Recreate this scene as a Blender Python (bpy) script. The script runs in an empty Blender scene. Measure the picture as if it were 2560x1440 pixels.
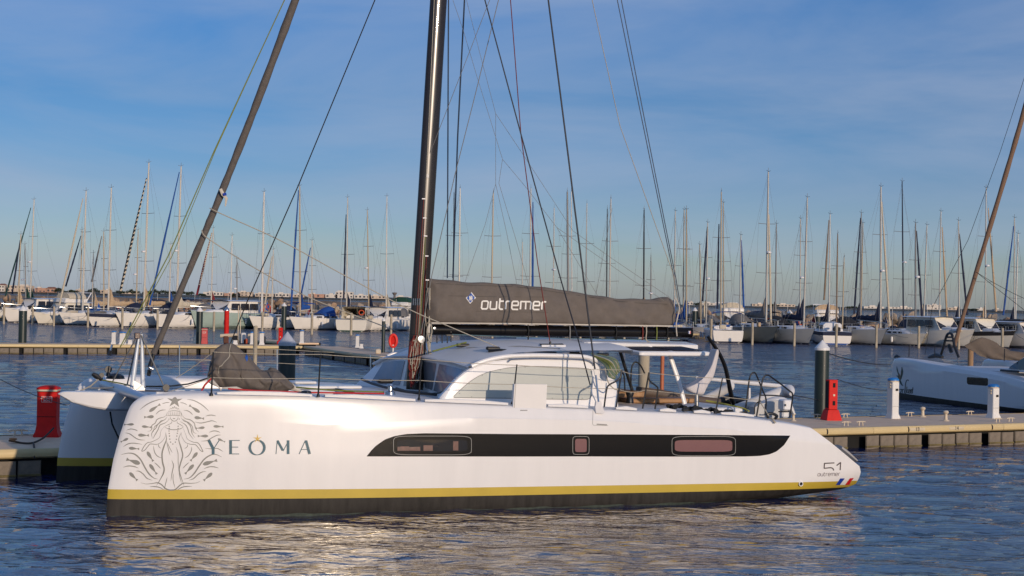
import bpy, math, random
import numpy as np
from mathutils import Vector, Matrix
from mathutils.bvhtree import BVHTree
random.seed(7); RNG = np.random.RandomState(7)
sc = bpy.context.scene
col = sc.collection
# ------------------------------------------------------------------ camera
FPX, HC = 4300.0, 3.90                      # focal length in photo pixels, eye height above the water (m)
ROLL, PITCH = math.atan(.0195), math.atan(32 / FPX)
cr, sr, cp, sp = math.cos(ROLL), math.sin(ROLL), math.cos(PITCH), math.sin(PITCH)
def ray(x, y):
    u, v = x - 1280, 720 - y
    u1, v1 = u * cr - v * sr, u * sr + v * cr
    return Vector((u1, FPX * cp - v1 * sp, FPX * sp + v1 * cp)) / FPX
CAM = Vector((0, 0, HC))
cam_d = bpy.data.cameras.new('camera'); cam = bpy.data.objects.new('camera', cam_d); col.objects.link(cam)
cam_d.sensor_width = 36; cam_d.lens = 36 * FPX / 2560; cam_d.clip_end = 20000; cam_d.clip_start = .1
rt = (ray(1281, 720) - ray(1280, 720)).normalized(); fw = ray(1280, 720).normalized(); up = rt.cross(fw)
cam.matrix_world = Matrix(((rt.x, up.x, -fw.x, 0), (rt.y, up.y, -fw.y, 0), (rt.z, up.z, -fw.z, HC), (0, 0, 0, 1)))
sc.camera = cam
# ------------------------------------------------------------------ light
SUN_AZ, SUN_EL = math.radians(148.5), math.radians(10.0)      # azimuth clockwise from +Y
S = Vector((math.sin(SUN_AZ) * math.cos(SUN_EL), math.cos(SUN_AZ) * math.cos(SUN_EL), math.sin(SUN_EL)))
sd = bpy.data.lights.new('sun', 'SUN'); so = bpy.data.objects.new('sun', sd); col.objects.link(so)
sd.energy = 2.7; sd.angle = math.radians(.6); sd.color = (1.0, .80, .61)
so.rotation_euler = S.to_track_quat('Z', 'Y').to_euler(); so.location = (20, -40, 30)
w = bpy.data.worlds.new('World'); sc.world = w; w.use_nodes = True
nt = w.node_tree; N = nt.nodes; Lk = nt.links; N.clear()
out = N.new('ShaderNodeOutputWorld'); bg = N.new('ShaderNodeBackground'); bg.inputs[1].default_value = .14
sky = N.new('ShaderNodeTexSky'); sky.sky_type = 'NISHITA'; sky.sun_disc = False
sky.sun_elevation = SUN_EL; sky.sun_rotation = SUN_AZ; sky.altitude = 0; sky.air_density = 1.0; sky.dust_density = .6; sky.ozone_density = 3.5
tc = N.new('ShaderNodeTexCoord'); mp = N.new('ShaderNodeMapping'); mp.inputs['Scale'].default_value = (1.0, 1.0, 5.5); mp.inputs['Rotation'].default_value = (0.10, .16, .3); mp.inputs['Location'].default_value = (.9, .35, .2)
ns = N.new('ShaderNodeTexNoise'); ns.inputs['Scale'].default_value = 3.2; ns.inputs['Detail'].default_value = 7; ns.inputs['Roughness'].default_value = .55; ns.inputs['Distortion'].default_value = .5
cr_ = N.new('ShaderNodeValToRGB'); cr_.color_ramp.elements[0].position = .36; cr_.color_ramp.elements[1].position = .74
cr_.color_ramp.elements[0].color = (0, 0, 0, 1); cr_.color_ramp.elements[1].color = (.62, .62, .62, 1)
mix = N.new('ShaderNodeMixRGB'); mix.inputs[2].default_value = (2.7, 3.15, 4.15, 1)
tint = N.new('ShaderNodeMixRGB'); tint.blend_type = 'MULTIPLY'; tint.inputs[0].default_value = 1
sep = N.new('ShaderNodeSeparateXYZ'); er = N.new('ShaderNodeValToRGB'); er.color_ramp.elements[0].position = 0; er.color_ramp.elements[0].color = (.84, .88, 1.20, 1)
er.color_ramp.elements[1].position = 1; er.color_ramp.elements[1].color = (.80, 1.04, 1.30, 1)
for p_, c_ in ((.02, (.76, .82, 1.10)), (.042, (.58, .69, 1.00)), (.067, (.44, .56, .88)), (.115, (.34, .49, .76)), (.20, (.34, .52, .80)), (.45, (.42, .74, 1.08))):
    e_ = er.color_ramp.elements.new(p_); e_.color = (*c_, 1)
Lk.new(tc.outputs['Generated'], sep.inputs[0]); Lk.new(sep.outputs[2], er.inputs[0]); Lk.new(er.outputs[0], tint.inputs[2]); Lk.new(tc.outputs['Generated'], mp.inputs[0]); Lk.new(mp.outputs[0], ns.inputs['Vector']); Lk.new(ns.outputs[0], cr_.inputs[0])
Lk.new(cr_.outputs[0], mix.inputs[0]); Lk.new(sky.outputs[0], tint.inputs[1]); Lk.new(tint.outputs[0], mix.inputs[1]); Lk.new(mix.outputs[0], bg.inputs[0]); Lk.new(bg.outputs[0], out.inputs[0])
sc.view_settings.view_transform = 'Standard'; sc.view_settings.look = 'None'; sc.view_settings.exposure = 0; sc.view_settings.gamma = 1
sc.view_settings.use_curve_mapping = False
sc.cycles.max_bounces = 6; sc.cycles.transparent_max_bounces = 6; sc.cycles.caustics_reflective = False; sc.cycles.caustics_refractive = False

# ------------------------------------------------------------------ pixel helpers (photo pixel + a real plane -> metres)
def gpt(x, y, z=0.0):
    d = ray(x, y); return CAM + d * ((z - HC) / d.z)
def at(x, y, depth):
    d = ray(x, y); return CAM + d * (depth / d.y)
class Frame:
    def __init__(s, O, ang, scale=1.0):
        s.O = Vector(O); s.ang = ang; s.ax = Vector((math.cos(ang), math.sin(ang), 0)); s.ay = Vector((-math.sin(ang), math.cos(ang), 0)); s.k = scale
        C = CAM - s.O; s.cam = Vector((C.dot(s.ax), C.dot(s.ay), C.z)) / scale
    def dirl(s, x, y):
        d = ray(x, y); return Vector((d.dot(s.ax), d.dot(s.ay), d.z))
    def p(s, x, y, Y):
        d = s.dirl(x, y); return s.cam + d * ((Y - s.cam.y) / d.y)
    def z(s, x, y, Z):
        d = s.dirl(x, y); return s.cam + d * ((Z - s.cam.z) / d.z)
_o, _s = gpt(265, 1294), gpt(2120, 1237)
B = Frame(_o, math.atan2(_s.y - _o.y, _s.x - _o.x))
# ------------------------------------------------------------------ materials
MATS = {}
def mat(name, c, rough=.5, metal=0, var=.12, nscale=3.0, bump=0, bscale=20, coat=0, spec=None, c2=None, stretch=None):
    if name in MATS: return MATS[name]
    m = bpy.data.materials.new(name); m.use_nodes = True; t = m.node_tree; n = t.nodes; l = t.links
    b = n['Principled BSDF']; b.inputs['Roughness'].default_value = rough; b.inputs['Metallic'].default_value = metal
    if coat: b.inputs['Coat Weight'].default_value = coat; b.inputs['Coat Roughness'].default_value = .05
    if spec is not None: b.inputs['Specular IOR Level'].default_value = spec
    tc = n.new('ShaderNodeTexCoord'); mp = n.new('ShaderNodeMapping'); l.new(tc.outputs['Object'], mp.inputs[0])
    if stretch: mp.inputs['Scale'].default_value = stretch
    no = n.new('ShaderNodeTexNoise'); no.inputs['Scale'].default_value = nscale; no.inputs['Detail'].default_value = 6; no.inputs['Roughness'].default_value = .6
    l.new(mp.outputs[0], no.inputs['Vector'])
    rp = n.new('ShaderNodeValToRGB'); rp.color_ramp.elements[0].position = .3; rp.color_ramp.elements[1].position = .7
    c2 = c2 or tuple(min(1, x * (1 + var)) for x in c); c1 = tuple(x * (1 - var) for x in c)
    rp.color_ramp.elements[0].color = (*c1, 1); rp.color_ramp.elements[1].color = (*c2, 1)
    l.new(no.outputs[0], rp.inputs[0]); l.new(rp.outputs[0], b.inputs['Base Color'])
    if bump:
        n2 = n.new('ShaderNodeTexNoise'); n2.inputs['Scale'].default_value = bscale; n2.inputs['Detail'].default_value = 4
        l.new(mp.outputs[0], n2.inputs['Vector']); bp = n.new('ShaderNodeBump'); bp.inputs['Strength'].default_value = bump; bp.inputs['Distance'].default_value = .02
        l.new(n2.outputs[0], bp.inputs['Height']); l.new(bp.outputs[0], b.inputs['Normal'])
    MATS[name] = m; return m
WHITE = mat('gelcoat_white', (.80, .785, .765), .30, var=.03, nscale=1.4, coat=.2, stretch=(2.2, 2.2, .22))
WHITE2 = mat('deck_white', (.72, .71, .70), .5, var=.04, nscale=4, bump=.1, bscale=120)
GREYDECK = mat('deck_grey', (.50, .51, .52), .6, var=.06, bump=.15, bscale=150)
GOLD = mat('stripe_gold', (.53, .385, .045), .42, var=.08, nscale=1.5)
ANTIF = mat('antifouling_black', (.016, .014, .012), .6, var=.3, nscale=5, c2=(.036, .032, .028), stretch=(1.5, 1.5, .25), spec=.3)
SLIME = mat('waterline_algae', (.045, .060, .048), .7, var=.4, nscale=12, bump=.3)
BLACK = mat('gloss_black', (.006, .005, .005), .22, var=.1, spec=.25)
SATIN = mat('satin_black', (.012, .012, .013), .38, var=.2)
CARBON = mat('carbon_mast', (.020, .013, .009), .26, var=.15, nscale=30, coat=.35)
CLOTH = mat('sail_cover_cloth', (.138, .116, .098), .85, var=.10, nscale=6, bump=.35, bscale=60)
CLOTHL = mat('cream_webbing', (.55, .50, .42), .8, var=.1)
STEEL = mat('stainless', (.55, .55, .55), .25, metal=1, var=.08)
ALU = mat('painted_alu', (.55, .60, .66), .35, metal=.2, var=.05)
GREYGFX = mat('graphic_grey', (.22, .22, .20), .45, var=.04)
TEAL = mat('letter_teal', (.001, .075, .12), .45, var=.1)
STARG = mat('letter_gold', (.62, .40, .05), .35, var=.05)
GLASSD = mat('window_dark', (.022, .017, .015), .08, var=.3, nscale=3, coat=.5)
GLASSP = mat('window_pink_blind', (.22, .105, .10), .18, var=.04, coat=.6)
GLASSC = mat('cabin_blind', (.43, .45, .41), .35, var=.04, nscale=2, coat=.15)
GLASSF = mat('windscreen', (.22, .235, .26), .18, var=.12, nscale=2, coat=.5)
LINE = mat('fine_line', (.30, .30, .28), .4)
REDM = mat('red_paint', (.60, .012, .008), .6, spec=.25, var=.12, nscale=5, bump=.1)
REDF = mat('faded_red_paint', (.60, .10, .09), .5, var=.1)
PILEG = mat('pile_dark_green', (.018, .030, .028), .38, var=.25, nscale=4, stretch=(1, 1, .3))
PILEW = mat('pile_cap_white', (.75, .74, .72), .4, var=.06)
PILEP = mat('pale_wood_pile', (.42, .36, .26), .8, var=.25, nscale=5, stretch=(1, 1, .2), bump=.3)
CONC = mat('pontoon_deck', (.80, .57, .37), .8, var=.10, nscale=2, bump=.25, bscale=30)
FEND = mat('pontoon_fender', (.62, .48, .24), .5, var=.10, nscale=2, stretch=(.4, .4, 1))
SKIRT = mat('pontoon_skirt', (.20, .165, .125), .8, var=.35, nscale=3, bump=.4, bscale=12)
DARKV = mat('dark_void', (.006, .006, .006), .9)
ALGAE = mat('algae_edge', (.14, .11, .04), .8, var=.4, nscale=8)
BLUECAP = mat('blue_cap', (.02, .18, .50), .35)
PEDW = mat('pedestal_white', (.74, .72, .68), .4, var=.04)
CREAM = mat('cream_metal', (.62, .52, .38), .5, var=.08)
WOOD = mat('teak', (.33, .17, .065), .5, var=.3, nscale=6, stretch=(1, 6, 1))
SOLAR = mat('solar_panel', (.010, .010, .022), .55, var=.2, spec=.15)
SEATC = mat('seat_cover', (.62, .58, .57), .75, var=.05, bump=.2)
DINGHY = mat('dinghy_tube', (.70, .69, .67), .45, var=.04)
DINGHYG = mat('dinghy_grey', (.33, .32, .31), .5, var=.06)
ROPEM = {k: mat('rope_' + k, c, .85, var=.25, nscale=60) for k, c in dict(red=(.17, .025, .018), green=(.19, .22, .05), cream=(.42, .38, .30), grey=(.22, .22, .21), blue=(.10, .17, .20), black=(.012, .012, .012), yellow=(.45, .42, .08), brightred=(.50, .03, .03)).items()}
FLAGB = mat('flag_blue', (.01, .045, .35), .4); FLAGR = mat('flag_red', (.55, .01, .015), .4); FLAGW = mat('flag_white', (.8, .79, .78), .4)
WHT = mat('lettering_white', (.80, .77, .70), .7)
# ------------------------------------------------------------------ mesh builder
class MB:
    def __init__(s): s.v = []; s.f = []
    def add(s, v, f):
        o = len(s.v); s.v += [tuple(p) for p in v]; s.f += [tuple(i + o for i in q) for q in f]; return s
    def grid(s, rows, closed=False, flip=False):
        n = len(rows[0]); v = [p for r in rows for p in r]; f = []
        for i in range(len(rows) - 1):
            for j in range(n if closed else n - 1):
                a, b, c, d = i * n + j, i * n + (j + 1) % n, (i + 1) * n + (j + 1) % n, (i + 1) * n + j
                f.append((a, d, c, b) if flip else (a, b, c, d))
        return s.add(v, f)
    def box(s, c, sz, rz=0, bev=0, ry=0):
        x, y, z = [q / 2 for q in sz]; cs, sn = math.cos(rz), math.sin(rz)
        if bev:
            b = min(bev, x * .98, y * .98, z * .98); rows = []
            for zz, k in ((-z, b), (-z + b, 0), (z - b, 0), (z, b)):
                X, Y = x - k, y - k; bb = b * .999 if k == 0 else b * .5
                rows.append([(-X + bb, -Y, zz), (X - bb, -Y, zz), (X, -Y + bb, zz), (X, Y - bb, zz), (X - bb, Y, zz), (-X + bb, Y, zz), (-X, Y - bb, zz), (-X, -Y + bb, zz)])
            v = [p for r in rows for p in r]; f = [tuple(reversed(range(8))), tuple(range(24, 32))]
            for i in range(3):
                for j in range(8): f.append((i * 8 + j, i * 8 + (j + 1) % 8, (i + 1) * 8 + (j + 1) % 8, (i + 1) * 8 + j))
        else:
            v = [(a, b, e) for e in (-z, z) for a, b in ((-x, -y), (x, -y), (x, y), (-x, y))]
            f = [(3, 2, 1, 0), (4, 5, 6, 7), (0, 1, 5, 4), (1, 2, 6, 5), (2, 3, 7, 6), (3, 0, 4, 7)]
        cy, sy = math.cos(ry), math.sin(ry)
        v = [(p[0] * cy + p[2] * sy, p[1], -p[0] * sy + p[2] * cy) for p in v]
        return s.add([(c[0] + p[0] * cs - p[1] * sn, c[1] + p[0] * sn + p[1] * cs, c[2] + p[2]) for p in v], f)
    def tube(s, pts, r, n=8, r2=None, closed=False, flat=None):
        P = [Vector(p) for p in pts]; rows = []; m = len(P); prev = None
        for i, p in enumerate(P):
            t = (P[(i + 1) % m] - P[i - 1]) if closed else (P[min(i + 1, m - 1)] - P[max(i - 1, 0)])
            if t.length < 1e-9: t = Vector((0, 0, 1))
            t.normalize()
            if prev is None: a = t.orthogonal().normalized() if flat is None else (Vector(flat) - t * Vector(flat).dot(t)).normalized()
            else: a = (prev - t * prev.dot(t)).normalized()
            prev = a; b = t.cross(a)
            rr = r[i] if isinstance(r, (list, tuple)) else (r if r2 is None else r + (r2 - r) * i / (m - 1))
            ra, rb = (rr if isinstance(rr, tuple) else (rr, rr))
            rows.append([p + a * (ra * math.cos(k * 2 * math.pi / n)) + b * (rb * math.sin(k * 2 * math.pi / n)) for k in range(n)])
        if closed: rows.append(rows[0])
        s.grid(rows, closed=True)
        if not closed:
            o = len(s.v) - n * m; s.f.append(tuple(o + k for k in reversed(range(n)))); s.f.append(tuple(o + (m - 1) * n + k for k in range(n)))
        return s
    def lathe(s, prof, c=(0, 0, 0), n=16):
        rows = [[(c[0] + r * math.cos(k * 2 * math.pi / n), c[1] + r * math.sin(k * 2 * math.pi / n), c[2] + z) for k in range(n)] for r, z in prof]
        s.grid(rows, closed=True); o = len(s.v) - n * len(prof)
        s.f.append(tuple(o + k for k in reversed(range(n)))); s.f.append(tuple(o + (len(prof) - 1) * n + k for k in range(n))); return s
    def prism(s, pts, off):
        n = len(pts); off = Vector(off); a = [Vector(p) for p in pts]
        s.add(a + [p + off for p in a], [tuple(range(n)), tuple(reversed(range(n, 2 * n)))] + [(i, i + n, (i + 1) % n + n, (i + 1) % n) for i in range(n)]); return s
    def build(s, name, m, parent=None, smooth=True, ang=35, fix=True, loc=None):
        me = bpy.data.meshes.new(name); me.from_pydata(s.v, [], s.f)
        if fix and len(s.f) < 60000:
            import bmesh
            bm = bmesh.new(); bm.from_mesh(me); bmesh.ops.recalc_face_normals(bm, faces=bm.faces); bm.to_mesh(me); bm.free()
        me.materials.append(m)
        if smooth:
            me.polygons.foreach_set('use_smooth', [True] * len(me.polygons))
            try: me.set_sharp_from_angle(angle=math.radians(ang))
            except Exception: pass
        o = bpy.data.objects.new(name, me); col.objects.link(o)
        if parent is not None: o.parent = parent
        if loc is not None: o.location = loc
        return o
def empty(name, loc=(0, 0, 0), rz=0, sc_=1):
    o = bpy.data.objects.new(name, None); col.objects.link(o); o.location = loc; o.rotation_euler = (0, 0, rz); o.scale = (sc_,) * 3; o.empty_display_size = .3; return o
def tag(o, label=None, cat=None, group=None, kind=None):
    if label: o['label'] = label
    if cat: o['category'] = cat
    if group: o['group'] = group
    if kind: o['kind'] = kind
    return o
def smoothp(pts, k=6, closed=False):
    P = [Vector(p) for p in pts]; n = len(P); o = []
    if n < 3 and not closed:
        return [P[0].lerp(P[-1], i / k) for i in range(k + 1)]
    for i in range(n if closed else n - 1):
        if closed: a, b, c, d = P[i - 1], P[i], P[(i + 1) % n], P[(i + 2) % n]
        else: a, b, c, d = P[max(i - 1, 0)], P[i], P[i + 1], P[min(i + 2, n - 1)]
        for j in range(k):
            t = j / k; o.append(.5 * ((2 * b) + (c - a) * t + (2 * a - 5 * b + 4 * c - d) * t * t + (3 * b - a - 3 * c + d) * t ** 3))
    if not closed: o.append(P[-1])
    return o
def interp(x, tab):
    return float(np.interp(x, [t[0] for t in tab], [t[1] for t in tab]))
def copyobj(o, parent=None, loc=None):
    c = o.copy(); col.objects.link(c); c.parent = parent
    if loc is not None: c.location = loc
    return c
def sag(a, b, s, n=10):
    a, b = Vector(a), Vector(b); return [a.lerp(b, i / n) - Vector((0, 0, s * 4 * (i / n) * (1 - i / n))) for i in range(n + 1)]

# ================================================================== WATER
def make_water():
    ang = np.concatenate([np.radians(np.arange(-176, -34, 8)), np.linspace(math.radians(-33), math.radians(33), 760), np.radians(np.arange(36, 184.1, 8))])
    ang[-1] = ang[0] + 2 * math.pi
    r = np.concatenate([[.05, 4, 8], np.exp(np.linspace(math.log(12), math.log(330), 620)), np.exp(np.linspace(math.log(340), math.log(9000), 40))])
    R, A = np.meshgrid(r, ang, indexing='ij'); X = R * np.sin(A); Y = R * np.cos(A)
    dr = np.gradient(r)[:, None] * np.ones_like(A); Z = np.zeros_like(X)
    # 92 gentle wave trains, wind ripples from the left front; each fades out where the grid can no longer carry it
    LOST = []
    for i in range(140):
        lam = .25 * (2.8 / .25) ** (RNG.rand() ** 1.6); th = math.radians(82) + RNG.randn() * .62; k = 2 * math.pi / lam
        slope = .028 * (1.0 if lam < .75 else .62); a = lam * slope / (2 * math.pi)
        at_ = np.clip((lam / dr - 2.2) / 2.0, 0, 1)
        ph = k * (X * math.cos(th) + Y * math.sin(th)) + RNG.rand() * 6.28
        ph += .6 * np.sin(k * .21 * (X * math.cos(th + 1.1) + Y * math.sin(th + 1.1)) + RNG.rand() * 6)
        Z += a * at_ * np.sin(ph); LOST.append((slope ** 2, at_))
    UN = np.sqrt(sum(w_ * (1 - t_) for w_, t_ in LOST) / sum(w_ for w_, t_ in LOST)); UN = np.clip((UN - .55) / .4, 0, 1)
    # long patches where the wind bites more or less
    pw = .75 + .35 * np.sin(X * .21 + Y * .34 + 1.0) * np.sin(X * .13 - Y * .27 + 2) + .15 * np.sin(X * .9 + Y * .5)
    Z *= pw
    inner = (R < 11.5) | (np.abs(A) > math.radians(33.5)); Z[inner] *= .0
    nr, na = X.shape; me = bpy.data.meshes.new('water')
    co = np.stack([X, Y, Z], -1).reshape(-1, 3).astype('f4')
    i, j = np.meshgrid(np.arange(nr - 1), np.arange(na - 1), indexing='ij'); a = (i * na + j).ravel()
    q = np.stack([a, a + na, a + na + 1, a + 1], -1).ravel().astype('i4')
    me.vertices.add(len(co)); me.vertices.foreach_set('co', co.ravel()); nf = len(q) // 4
    me.loops.add(len(q)); me.loops.foreach_set('vertex_index', q); me.polygons.add(nf)
    me.polygons.foreach_set('loop_start', np.arange(0, len(q), 4, dtype='i4')); me.polygons.foreach_set('loop_total', np.full(nf, 4, dtype='i4'))
    me.polygons.foreach_set('use_smooth', np.ones(nf, dtype=bool)); me.update(); me.validate()
    atr = me.attributes.new('unresolved_slope', 'FLOAT', 'POINT'); atr.data.foreach_set('value', UN.astype('f4').ravel())
    m = bpy.data.materials.new('harbour_water'); m.use_nodes = True; t = m.node_tree; n = t.nodes; l = t.links; b = n['Principled BSDF']
    n.remove(b); outm = [q for q in n if q.type == 'OUTPUT_MATERIAL'][0]
    dif = n.new('ShaderNodeBsdfDiffuse'); dif.inputs[0].default_value = (.001, .014, .085, 1)
    glo = n.new('ShaderNodeBsdfGlossy'); glo.inputs['Color'].default_value = (.90, .85, .74, 1); glo.inputs['Roughness'].default_value = .03
    # Fresnel of a rough sea: the unresolved ripples keep it well below a mirror at grazing angles
    fr = n.new('ShaderNodeFresnel'); fr.inputs[0].default_value = 1.33; mr = n.new('ShaderNodeMapRange'); mr.inputs[1].default_value = 0; mr.inputs[2].default_value = 1; mr.inputs[3].default_value = .0; mr.inputs[4].default_value = .56
    pw_ = n.new('ShaderNodeMath'); pw_.operation = 'POWER'; pw_.inputs[1].default_value = 1.05; l.new(fr.outputs[0], pw_.inputs[0]); l.new(pw_.outputs[0], mr.inputs[0])
    ms = n.new('ShaderNodeMixShader'); l.new(mr.outputs[0], ms.inputs[0]); l.new(dif.outputs[0], ms.inputs[1]); l.new(glo.outputs[0], ms.inputs[2]); l.new(ms.outputs[0], outm.inputs[0])
    g = n.new('ShaderNodeNewGeometry'); h = None
    for scl, amp, sx in ((2.6, .028, .4), (8.0, .014, .4), (22, .003, .5)):
        mp = n.new('ShaderNodeMapping'); mp.inputs['Scale'].default_value = (sx, 1, 1); mp.inputs['Rotation'].default_value = (0, 0, .2)
        no = n.new('ShaderNodeTexNoise'); no.inputs['Scale'].default_value = scl; no.inputs['Detail'].default_value = 3; no.inputs['Distortion'].default_value = .4
        l.new(g.outputs['Position'], mp.inputs[0]); l.new(mp.outputs[0], no.inputs['Vector'])
        mm = n.new('ShaderNodeMath'); mm.operation = 'MULTIPLY_ADD'; mm.inputs[1].default_value = amp; l.new(no.outputs[0], mm.inputs[0])
        if h is not None: l.new(h.outputs[0], mm.inputs[2])
        else: mm.inputs[2].default_value = 0
        h = mm
    # ripples the mesh grid is too coarse to carry far out come back as relief of the surface
    at2 = n.new('ShaderNodeAttribute'); at2.attribute_name = 'unresolved_slope'
    mp = n.new('ShaderNodeMapping'); mp.inputs['Scale'].default_value = (.45, 1, 1); l.new(g.outputs['Position'], mp.inputs[0])
    no = n.new('ShaderNodeTexNoise'); no.inputs['Scale'].default_value = 1.1; no.inputs['Detail'].default_value = 4; no.inputs['Roughness'].default_value = .6; l.new(mp.outputs[0], no.inputs['Vector'])
    m1 = n.new('ShaderNodeMath'); m1.operation = 'MULTIPLY'; m1.inputs[1].default_value = .42; l.new(no.outputs[0], m1.inputs[0])
    m2 = n.new('ShaderNodeMath'); m2.operation = 'MULTIPLY_ADD'; l.new(m1.outputs[0], m2.inputs[0]); l.new(at2.outputs['Fac'], m2.inputs[1]); l.new(h.outputs[0], m2.inputs[2]); h = m2
    bp = n.new('ShaderNodeBump'); bp.inputs['Strength'].default_value = .85; bp.inputs['Distance'].default_value = 1
    l.new(h.outputs[0], bp.inputs['Height']); l.new(bp.outputs[0], glo.inputs['Normal']); l.new(bp.outputs[0], fr.inputs['Normal'])
    me.materials.append(m); o = bpy.data.objects.new('water', me); col.objects.link(o); tag(o, kind='structure')
make_water()
MB().add([(-9000, -9000, -6), (9000, -9000, -6), (9000, 9000, -6), (-9000, 9000, -6)], [(0, 1, 2, 3)]).build('seabed', mat('seabed_mud', (.02, .03, .03), .9), smooth=False)['kind'] = 'structure'
# ================================================================== CATAMARAN HULL SURFACE
STEM = [(-.45, -.03), (0, 0), (.48, .02), (1.0, .10), (1.45, .21), (1.83, .33), (1.95, .385), (2.02, .45), (2.08, .53), (2.12, .62), (2.15, .82)]     # Z -> X
REAR = [(-.4, 12.6), (.0, 14.2), (.12, 14.89), (.25, 15.16), (.52, 15.17), (.65, 15.12), (1.46, 13.95), (1.56, 13.7), (2.2, 13.0)]
SHEER = [(.82, 2.15), (1.61, 2.17), (3.63, 2.13), (5.45, 2.04), (7.52, 1.95), (9.19, 1.88), (11.71, 1.76), (12.66, 1.69), (13.3, 1.61), (13.7, 1.54), (13.95, 1.46)]
def gold_lo(X): return .325 - .125 * X / 15
def gold_hi(X): return .495 - .15 * X / 15
def knuckle(X): return interp(X, [(2.5, 1.72), (4.2, 1.60), (6.7, 1.72), (9, 1.66), (12, 1.45), (14, 1.2)])
def hpoint(s, Z, zs, bot, side, WM=.66):
    xf, xr = interp(Z, STEM), interp(Z, REAR); X = xf + s * (xr - xf); d = X - xf
    e = 1 - (1 - min(d / 6.2, 1)) ** 1.9; nose = (.03 + .10 * max(0, Z) / 2.1) * math.sqrt(min(d / .22, 1)) * (1 - e)
    w = WM * e + nose; w *= 1 - .10 * max(0, (X - 10.5) / 4.6) ** 1.5
    t = (Z - bot) / .55; w *= math.sqrt(max(0, 1 - (1 - min(t, 1)) ** 2)) if t < 1 else 1
    w *= 1 - .10 * (1 - min(1, max(0, Z) / 1.1)) ** 1.5          # slight flare up to the knuckle
    k = knuckle(X); f = min(1, max(0, (X - 2.8) / 2.2))
    if Z > k: w -= f * .075 * (Z - k) / max(.1, zs - k) + f * .010
    r = .055
    if Z > zs - r: w -= r * (1 - math.sqrt(max(0, 1 - ((Z - (zs - r)) / r) ** 2)))
    return Vector((X, side * max(w, .0), Z))
def hull(root, Yc, scale_mats, name='hull', cols=150):
    mt, mg, ma = scale_mats
    ss = [0, .0015, .004, .008, .014, .022, .032] + list(np.linspace(.045, 1, cols))
    bands = dict(antifouling=[], stripe=[], topsides=[]); deck = []
    for s in ss:
        X0 = .82 + s * (13.95 - .82); zs = interp(X0, SHEER); bot = -.42 if s < .72 else -.42 + (.53) * ((s - .72) / .28) ** 1.4
        glo, ghi = gold_lo(s * 15.1), gold_hi(s * 15.1); r = .055
        k = interp(X0, [(0, 1.72), (14, 1.2)]); kk = knuckle(X0)
        za = [bot + (glo - bot) * v for v in (0, .03, .1, .2, .35, .5, .75, 1)]
        zg = [glo, (glo + ghi) / 2, ghi]
        zt = [ghi + (kk - ghi) * v for v in np.linspace(0, 1, 15)] + [kk + .004] + [kk + (zs - r - kk) * v for v in np.linspace(.12, 1, 9)] + [zs - r + r * math.sin(a) for a in (.3, .6, .9, 1.2, 1.5708)]
        for nm, zz in (('antifouling', za), ('stripe', zg), ('topsides', zt)):
            o = [hpoint(s, z, zs, bot, -1) for z in zz]; i = [Vector((p.x, -p.y, p.z)) for p in o]
            for p in o + i: p.y += Yc
            bands[nm].append((o, i))
        po = bands['topsides'][-1][0][-1]; pi = bands['topsides'][-1][1][-1]
        deck.append([po.lerp(pi, t) + Vector((0, 0, .03 * 4 * t * (1 - t))) for t in np.linspace(0, 1, 7)])
    objs = {}
    for nm, m in (('topsides', mt), ('stripe', mg), ('antifouling', ma)):
        b = MB(); 
        b.grid([o for o, i in bands[nm]]); b.grid([i for o, i in bands[nm]])
        o, i = bands[nm][-1]; b.grid([o, i]) if nm != 'x' else None
        if nm == 'antifouling': b.grid([[o[0] for o, i in bands[nm]], [i[0] for o, i in bands[nm]]])
        objs[nm] = b
    T = objs['topsides'].build(name, mt, root, ang=28)
    if mg: objs['stripe'].build('boot_stripe', mg, T)
    objs['antifouling'].build('antifouling', ma, T)
    b = MB().grid(deck); D = b.build('side_deck', WHITE2, T)
    bvh = BVHTree.FromPolygons([Vector(v) for n_ in objs for v in objs[n_].v], [tuple(i + sum(len(objs[m_].v) for m_ in list(objs)[:list(objs).index(n_)]) for i in f) for n_ in objs for f in objs[n_].f])
    return T, bvh
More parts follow.
